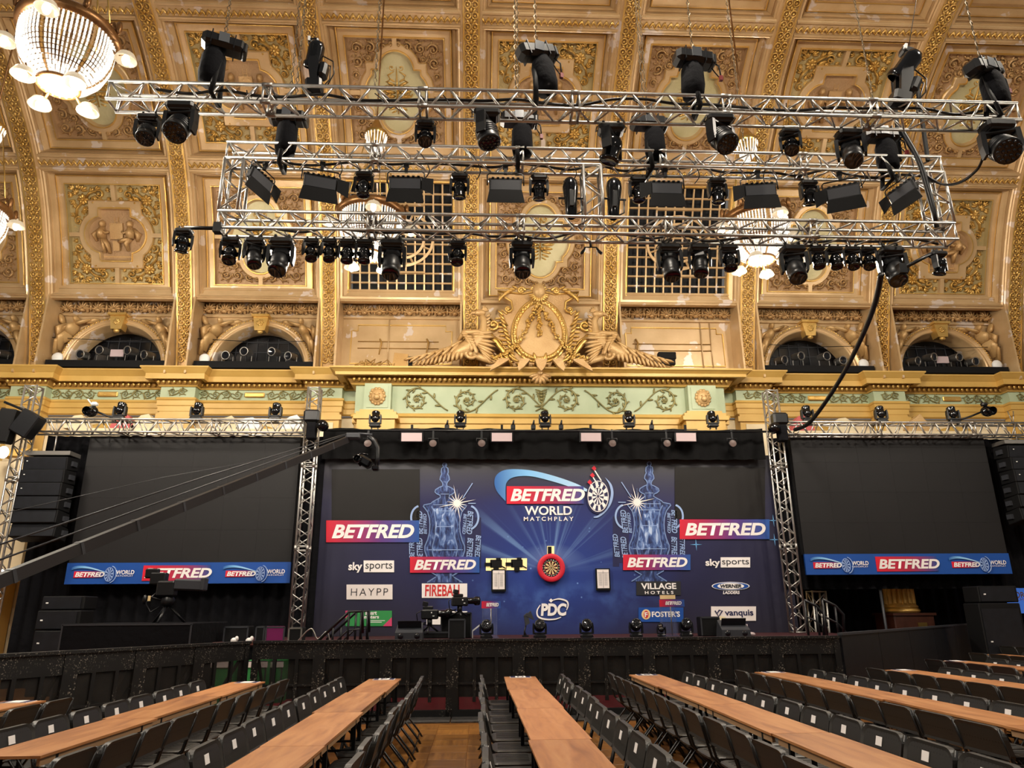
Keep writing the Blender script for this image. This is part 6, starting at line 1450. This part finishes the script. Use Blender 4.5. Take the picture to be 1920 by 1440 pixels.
# bright balcony front seen past the far left tower
t=thing('lit_balcony','bright cream balcony wall behind the far left tower','balcony',(0,0,0)); a=at(-40,820,20.5);c=at(36,1040,20.5); b=MB(); b.box(((a.x+c.x)/2,20.8,4.2),(c.x-a.x,.3,3.2)); b.build('wall_face',M['cream'],t); b=MB(); b.box(((a.x+c.x)/2-.02,20.6,6.0),(c.x-a.x,.3,.2)); b.box(((a.x+c.x)/2,20.6,2.6),(c.x-a.x,.3,.2)); b.build('moulding',M['yellow'],t)
for i,(px,py) in enumerate(((6,848),(4,1080))):
    p=at(px,py,20.0); t=thing('wall_lamp','glowing white wall lamp at the left edge, %s one'%('upper','lower')[i],'lamp',p,(0,0,0),'wall lamps at the left edge'); b=MB(); b.ell((0,0,0),(.14,.12,.17),None,10,8); b.build('globe',M['bulb'],t); b=MB(); b.box((0,.2,-.1),(.06,.3,.06)); b.build('bracket',M['brass'],t)
# balcony parapet and clutter glimpsed over the screens
for x0,x1 in ((gx[0],gx[1]),(gx[2]+.3,xRe)):
    b=MB(); b.box(((x0+x1)/2,20.5,6.2),(x1-x0,.5,.9)); b.build('balcony_parapet',M['cream'],wall)
zpar=6.65
for i,(px,m) in enumerate(((150,'cream'),(235,'pinkcloth'),(275,'fabricw'),(430,'fabricw'),(470,'wht'),(552,'wht'),(1500,'pinkcloth'),(1575,'fabricw'),(1715,'stone'))):
    p=at(px,787,20.4); b=MB(); r=random.Random(i); h=max(.1,p.z-zpar+.1)
    P=[(-.35,0),(-.25,h*.6),(-.1,h*(.7+.3*r.random())),(.1,h*(.8+.3*r.random())),(.26,h*.6),(.35,0)]; b.prism(P,-.15,.15); tag(b.build('balcony_cloth',M[m],None,(p.x,20.4,zpar)),'folded cloth on the balcony showing above the screen truss, %s from the left'%ORD[i],'cloth','cloths on the balcony')
# ------------------------------------------------------------------ camera jib
A=at(-70,1117,8.6);Bp=at(652,824,16.8); t=thing('camera_jib','long dark camera crane arm rising across the left video screen','camera crane',(0,0,0)); D=(Bp-A)
ux=D.normalized(); side_=ux.cross(Vector((0,0,1))).normalized(); upv=side_.cross(ux).normalized()
b=MB(); vs=[]
for q,hh in ((A,.078),(Bp,.070)):
    for a_,c_ in ((1,1),(1,-1),(-1,-1),(-1,1)): vs.append(q+side_*a_*hh*.7+upv*c_*hh)
b.add(vs,[(0,1,5,4),(1,2,6,5),(2,3,7,6),(3,0,4,7),(0,3,2,1),(4,5,6,7)]); b.build('boom',M['jib'],t)
for k in range(9):
    q=A+D*(k+.6)/9.4; h=.08-.01*(k+.6)/9.4; b=MB(); b.box((0,0,0),(.05,h*1.5,h*2.12),0,Matrix((ux,side_,upv)).transposed()); o=b.build('boom_joint',M['grey'],t,q)
for k,(o0,o1) in enumerate(((.24,.12),(.42,.14))): b=MB(); b.tube([A+upv*o0,A+D*.45+upv*(o0*.8),Bp+upv*o1],.012,5); b.build('tension_cable',M['grey'],t)
b=MB(); b.tube([A+upv*.8,A+D*.35+upv*.55,A+D*.75+upv*.14],.006,4); b.build('tension_cable',M['grey'],t)
J=lambda px,py:at(px,py,16.8)
b=MB(); b.box(J(662,818),(.34,.2,.14),0,None,.03); b.tube([J(672,813),J(698,815)],.03,6); b.build('head_mount',M['grey'],t)
b=MB(); b.tube([J(692,818),J(702,827),J(708,840),J(708,858),J(706,874)],[.055,.065,.06,.055,.05],8); b.build('curved_arm',M['blk'],t)
b=MB(); c0=J(684,866); b.box(c0,(.34,.3,.22),0,Matrix.Rotation(.5,3,'Y'),.05); b.lathe([(.08,0),(.10,.06),(.10,.2),(.08,.21)],12,Matrix.Translation(J(672,862))@Matrix.Rotation(PI/2,4,'X')); b.box(J(704,878),(.16,.2,.12),0,None,.03); b.tube([J(690,852),J(676,850),J(668,862),J(676,874)],.02,5); b.build('camera',M['blkg'],t)

# ================================================================== FLOOR, BARRIER
fl=struct('floor','brown wood block parquet floor','floor'); b=MB(); b.add([(-30,-12,0),(34,-12,0),(34,24,0),(-30,24,0)],[(0,1,2,3)]); b.build('parquet',M['floor'],fl)
PNL=MB(); PNL.box((0,0,-.002),(.452,.452,.012),0,None,.003); PNL=PNL.mesh('parquet_panel',M['panelwood']); NP=0
for gx_ in range(-14,16):
    for gy_ in range(6,28):
        px_,py_=gx_*.458+.1,gy_*.458
        if py_>12.3 or not seen((px_,py_,0),10) or not any(a<px_<c for a,c in ((-1.05,.35),(1.0,2.1),(-2.75,-1.9),(3.0,3.9))) or NP>=300: continue
        put('parquet_panel',PNL,fl,(px_,py_,0),(0,0,PI/2 if (gx_+gy_)%2 else 0)); NP+=1
b=MB(); b.box((1.5,14.4,.008),(13,2.9,.016)); tag(b.build('red_carpet',M['crimson']),'dark red carpet on the floor between barrier and stage','carpet')
BH=1.215
def barrier_meshes(L,H=BH):
    fr=MB()
    for x in (-L/2+.05,L/2-.05): fr.box((x,0,H/2),(.10,.06,H),0)
    for x in (-L/6,L/6): fr.box((x,.01,.60),(.055,.05,.72))
    fr.box((0,0,.06),(L,.06,.12)); fr.box((0,.005,.52),(L,.03,.03)); fr.box((0,0,H-.02),(L,.12,.04))
    pl_=MB(); pl_.box((0,0,1.06),(L-.1,.035,.27))
    ms=MB(); ms.box((0,.015,.53),(L-.1,.006,.82))
    fp=MB(); fp.box((0,-.30,.012),(L-.02,.55,.02))
    br_=MB(); 
    for x in (-L/2+.08,L/2-.08): br_.bar((x,.03,1.0),(x,.75,.04),.04,.04)
    br_.box((0,.42,.02),(L-.04,.75,.03))
    return [(n,m.mesh(n,mt)) for n,m,mt in (('frame',fr,M['scuff']),('kick_plate',pl_,M['scuff']),('mesh_panel',ms,M['meshpanel']),('foot_plate',fp,M['foot']),('brace',br_,M['blkm']))]
def barrier_run(p0,p1,n,lab,start=0,mesh=True,H=BH):
    p0=Vector(p0+(0,));p1=Vector(p1+(0,)); d=(p1-p0); L=d.length/n; rz=math.atan2(d.y,d.x); ms=barrier_meshes(L,H) if mesh else None
    for i in range(n):
        c=p0+d*(i+.5)/n; t=thing('crowd_barrier',lab%ORD[i],'barrier',c,(0,0,rz),'black crowd barrier sections')
        if mesh:
            for nm,me in ms: put(nm,me,t)
        else:
            b=MB(); b.box((0,0,H/2),(L-.015,.05,H)); b.build('board',M['board'],t); b=MB(); b.box((0,-.01,H),(L,.09,.04)); b.build('cap_rail',M['grey'],t); b=MB(); b.bar((0,.03,H*.8),(0,.7,.05),.05,.05); b.build('brace',M['blkm'],t)
barrier_run((-3.72,12.92),(6.16,12.88),9,'scuffed black crowd barrier before the stage, %s section from the left')
barrier_run((-6.6,7.35),(-3.78,12.86),6,'scuffed black barrier in the angled left run, %s section from the picture edge')
barrier_run((6.2,12.9),(13.4,20.2),5,'plain black board barrier angling back on the right, %s board from the stage',0,False,1.24)

# ================================================================== TABLES
TW,TL,TH=.455,1.83,.74
def table_meshes():
    tp=MB(); tp.box((0,0,TH-.009),(TW,TL-.006,.018),0)
    ap=MB(); 
    for sx in (-1,1): ap.box((sx*(TW/2-.035),0,TH-.045),(.022,TL-.1,.054))
    lg=MB()
    for sx in (-1,1): lg.bar((sx*.19,0,TH-.03),(sx*.19,0,0),.032,.032)
    lg.bar((-.19,0,.12),(.19,0,.12),.026,.026); lg.bar((-.19,0,.45),(.19,0,.45),.02,.02)
    st=MB(); st.bar((0,.62,.30),(0,.05,TH-.05),.02,.02); 
    return tp.mesh('table_top',M['wood']),ap.mesh('apron',M['woodedge']),lg.mesh('leg_frame',M['blkm']),st.mesh('brace',M['blkm'])
TM=table_meshes()
ROWS=[('Q',-5.02,8.95),('P2',-3.17,11.02),('P',-1.33,11.25),('N',.61,11.36),('M',2.48,11.48),('L',4.46,11.70),('K',6.55,11.82),('J',8.58,13.68),('I',10.58,15.45),('H',12.95,17.95)]
RN=['the far left row','the second row from the left','the row left of the centre row','the centre row','the row marked M','the row right of row M','third row right of the centre row','fourth row right of the centre row','fifth row right of the centre row','the far right row']
CARDS=[' ',' ','P','N','M',' ',' ',' ',None,None]
YMIN=2.6
rt=random.Random(9)
CARDM=MB(); CARDM.box((0,0,.003),(.30,.21,.006)); CARDB=MB(); CARDB.box((0,0,.0065),(.285,.195,.002))
CARDM=CARDM.mesh('card',M['paper']); CARDB=CARDB.mesh('blue_print',M['navy'])
CARDW=MB(); CARDW.box((0,0,.0085),(.15,.195,.002)); CARDW=CARDW.mesh('white_field',M['white'])
for (nm,x,y0),rn,cd_ in zip(ROWS,RN,CARDS):
    i=0
    while True:
        yc=y0-TL*(i+.5)
        if yc+TL/2<YMIN: break
        if not (seen((x-TW/2,yc+TL/2,TH),20) or seen((x+TW/2,yc-TL/2,TH),20) or seen((x,yc,TH),20) or seen((x-TW/2,yc-TL/2,TH),20)): break
        dx=rt.uniform(-.02,.02); t=thing('trestle_table','plywood trestle table, %s from the barrier in %s'%(ORD[i],rn),'table',(x+dx,yc,0),(0,0,rt.uniform(-.012,.012)),'narrow trestle tables')
        put('table_top',TM[0],t); put('apron',TM[1],t)
        for sy in (-1,1): put('leg_frame',TM[2],t,(0,sy*.66,0)); o=put('brace',TM[3],t,(0,0,0),(0,0,0 if sy>0 else PI))
        i+=1
    if cd_ and i:
        t=thing('row_letter_card','blue row card on the front table of %s'%rn,'card',(x,y0-.14,TH),(0,0,0),'row letter cards'); put('card',CARDM,t); put('blue_print',CARDB,t); put('white_field',CARDW,t)
        if cd_==' ': continue
        o=lettering(t,cd_,0,0,.09,.14,M['navy'],y=0,bold=.03); o.rotation_euler=(-PI/2,0,0); o.location=(0,0,.0105)
# ================================================================== CHAIRS
def chair_meshes():
    W_=.46
    s=MB(); n=16; P=[]
    for i in range(n):
        a=2*PI*i/n; c,sn=math.cos(a),math.sin(a); P.append((.225*math.copysign(abs(c)**.45,c),.02+.20*math.copysign(abs(sn)**.45,sn)))
    vs=[Vector((x,y,.425)) for x,y in P]+[Vector((x*1.02,y*1.02,.442)) for x,y in P]+[Vector((x*.93,y*.93,.45)) for x,y in P]
    s.add(vs,[tuple(range(n-1,-1,-1))]+[(i,(i+1)%n,n+(i+1)%n,n+i) for i in range(n)]+[(n+i,n+(i+1)%n,2*n+(i+1)%n,2*n+i) for i in range(n)]+[tuple(range(2*n,3*n))],0,False)
    for k in range(5): s.box((-.12+.06*k,.02,.451),(.012,.28,.004))
    b=MB(); pts=[]     # backrest: rounded panel, leaning
    hw,z0,z1,r=.252,.565,.79,.085
    out=[(-hw+.015,z0),(hw-.015,z0),(hw,z0+.03)]
    for i in range(7): a=PI/2*i/6; out.append((hw-r+r*math.cos(a),z1-r+r*math.sin(a)))
    for i in range(7): a=PI/2+PI/2*i/6; out.append((-hw+r+r*math.cos(a),z1-r+r*math.sin(a)))
    out.append((-hw,z0+.03)); ly=lambda z:-.165-(z-.45)*.26
    m=len(out); inn=[(x*.88,(z-.68)*.80+.68) for x,z in out]
    cy=lambda x:0
    vs=[Vector((x,ly(z)+.018+cy(x),z)) for x,z in out]+[Vector((x,ly(z)+.010+cy(x),z)) for x,z in inn]+[Vector((x,ly(z)-.022+cy(x),z)) for x,z in out]+[Vector((x,ly(z)-.012+cy(x),z)) for x,z in inn]
    b.add(vs,[(i,(i+1)%m,m+(i+1)%m,m+i) for i in range(m)]+[(2*m+i,2*m+(i+1)%m,(i+1)%m,i) for i in range(m)]+[(3*m+i,3*m+(i+1)%m,2*m+(i+1)%m,2*m+i) for i in range(m)],1,False)
    b.add(vs[m:2*m],[tuple(range(m))],0); b.add(vs[3*m:],[tuple(range(m-1,-1,-1))],0)
    st=MB(); st.box((0,0,0),(.076,.004,.064)); 
    lf=MB(); lf.tube([(0,-.262,.78),(0,-.175,.46),(0,.10,.20),(0,.225,0)],.0125,7)
    lr=MB(); lr.tube([(0,.12,.425),(0,.02,.36),(0,-.20,.10),(0,-.27,0)],.0125,7)
    cb=MB(); cb.tube([(-.19,-.235,.06),(.19,-.235,.06)],.009,6); cb.tube([(-.205,.17,.10),(.205,.17,.10)],.009,6)
    return s.mesh('seat',M['chairs']),b.mesh('backrest',[M['chair'],M['chairs']]),st.mesh('number_sticker',M['white']),lf.mesh('leg',M['chairf']),lr.mesh('leg',M['chairf']),cb.mesh('crossbar',M['chairf'])
CHR=chair_meshes()
def make_chair(x,y,rz,label):
    t=thing('folding_chair',label,'chair',(x,y,0),(0,0,rz),'black folding chairs along the tables'); t.scale=(1.12,1,1)
    put('seat',CHR[0],t); bk=put('backrest',CHR[1],t); put('number_sticker',CHR[2],bk,(.02,-.165-(.70-.45)*.26+.014,.70),(.255,0,0))
    for sx in (-1,1): put('leg',CHR[3],t,(sx*.235,0,0)); put('leg',CHR[4],t,(sx*.212,0,0))
    put('crossbar',CHR[5],t); return t
NCH=0
PITCHC=.583
for ri,((nm,x,y0),rn) in enumerate(zip(ROWS,RN)):
    for side in (-1,1):
        k=0; i=0
        while True:
            y=y0-.42-PITCHC*k; k+=1
            if y<YMIN-.2: break
            xx=x+side*(.315+rt.uniform(-.02,.02))
            if not (seen((xx,y,.8),25) or seen((xx,y,.45),10)): 
                if i>0: break
                if k>30: break
                continue
            make_chair(xx,y+rt.uniform(-.006,.006),PI/2*(1 if side>0 else -1)+rt.uniform(-.025,.025),'folding chair, %s from the barrier, %s side of %s'%(ORD[i],'left' if side<0 else 'right',rn.replace('the ','',1) if 0 else rn)); i+=1; NCH+=1
print('chairs',NCH,'objects',len(bpy.data.objects))
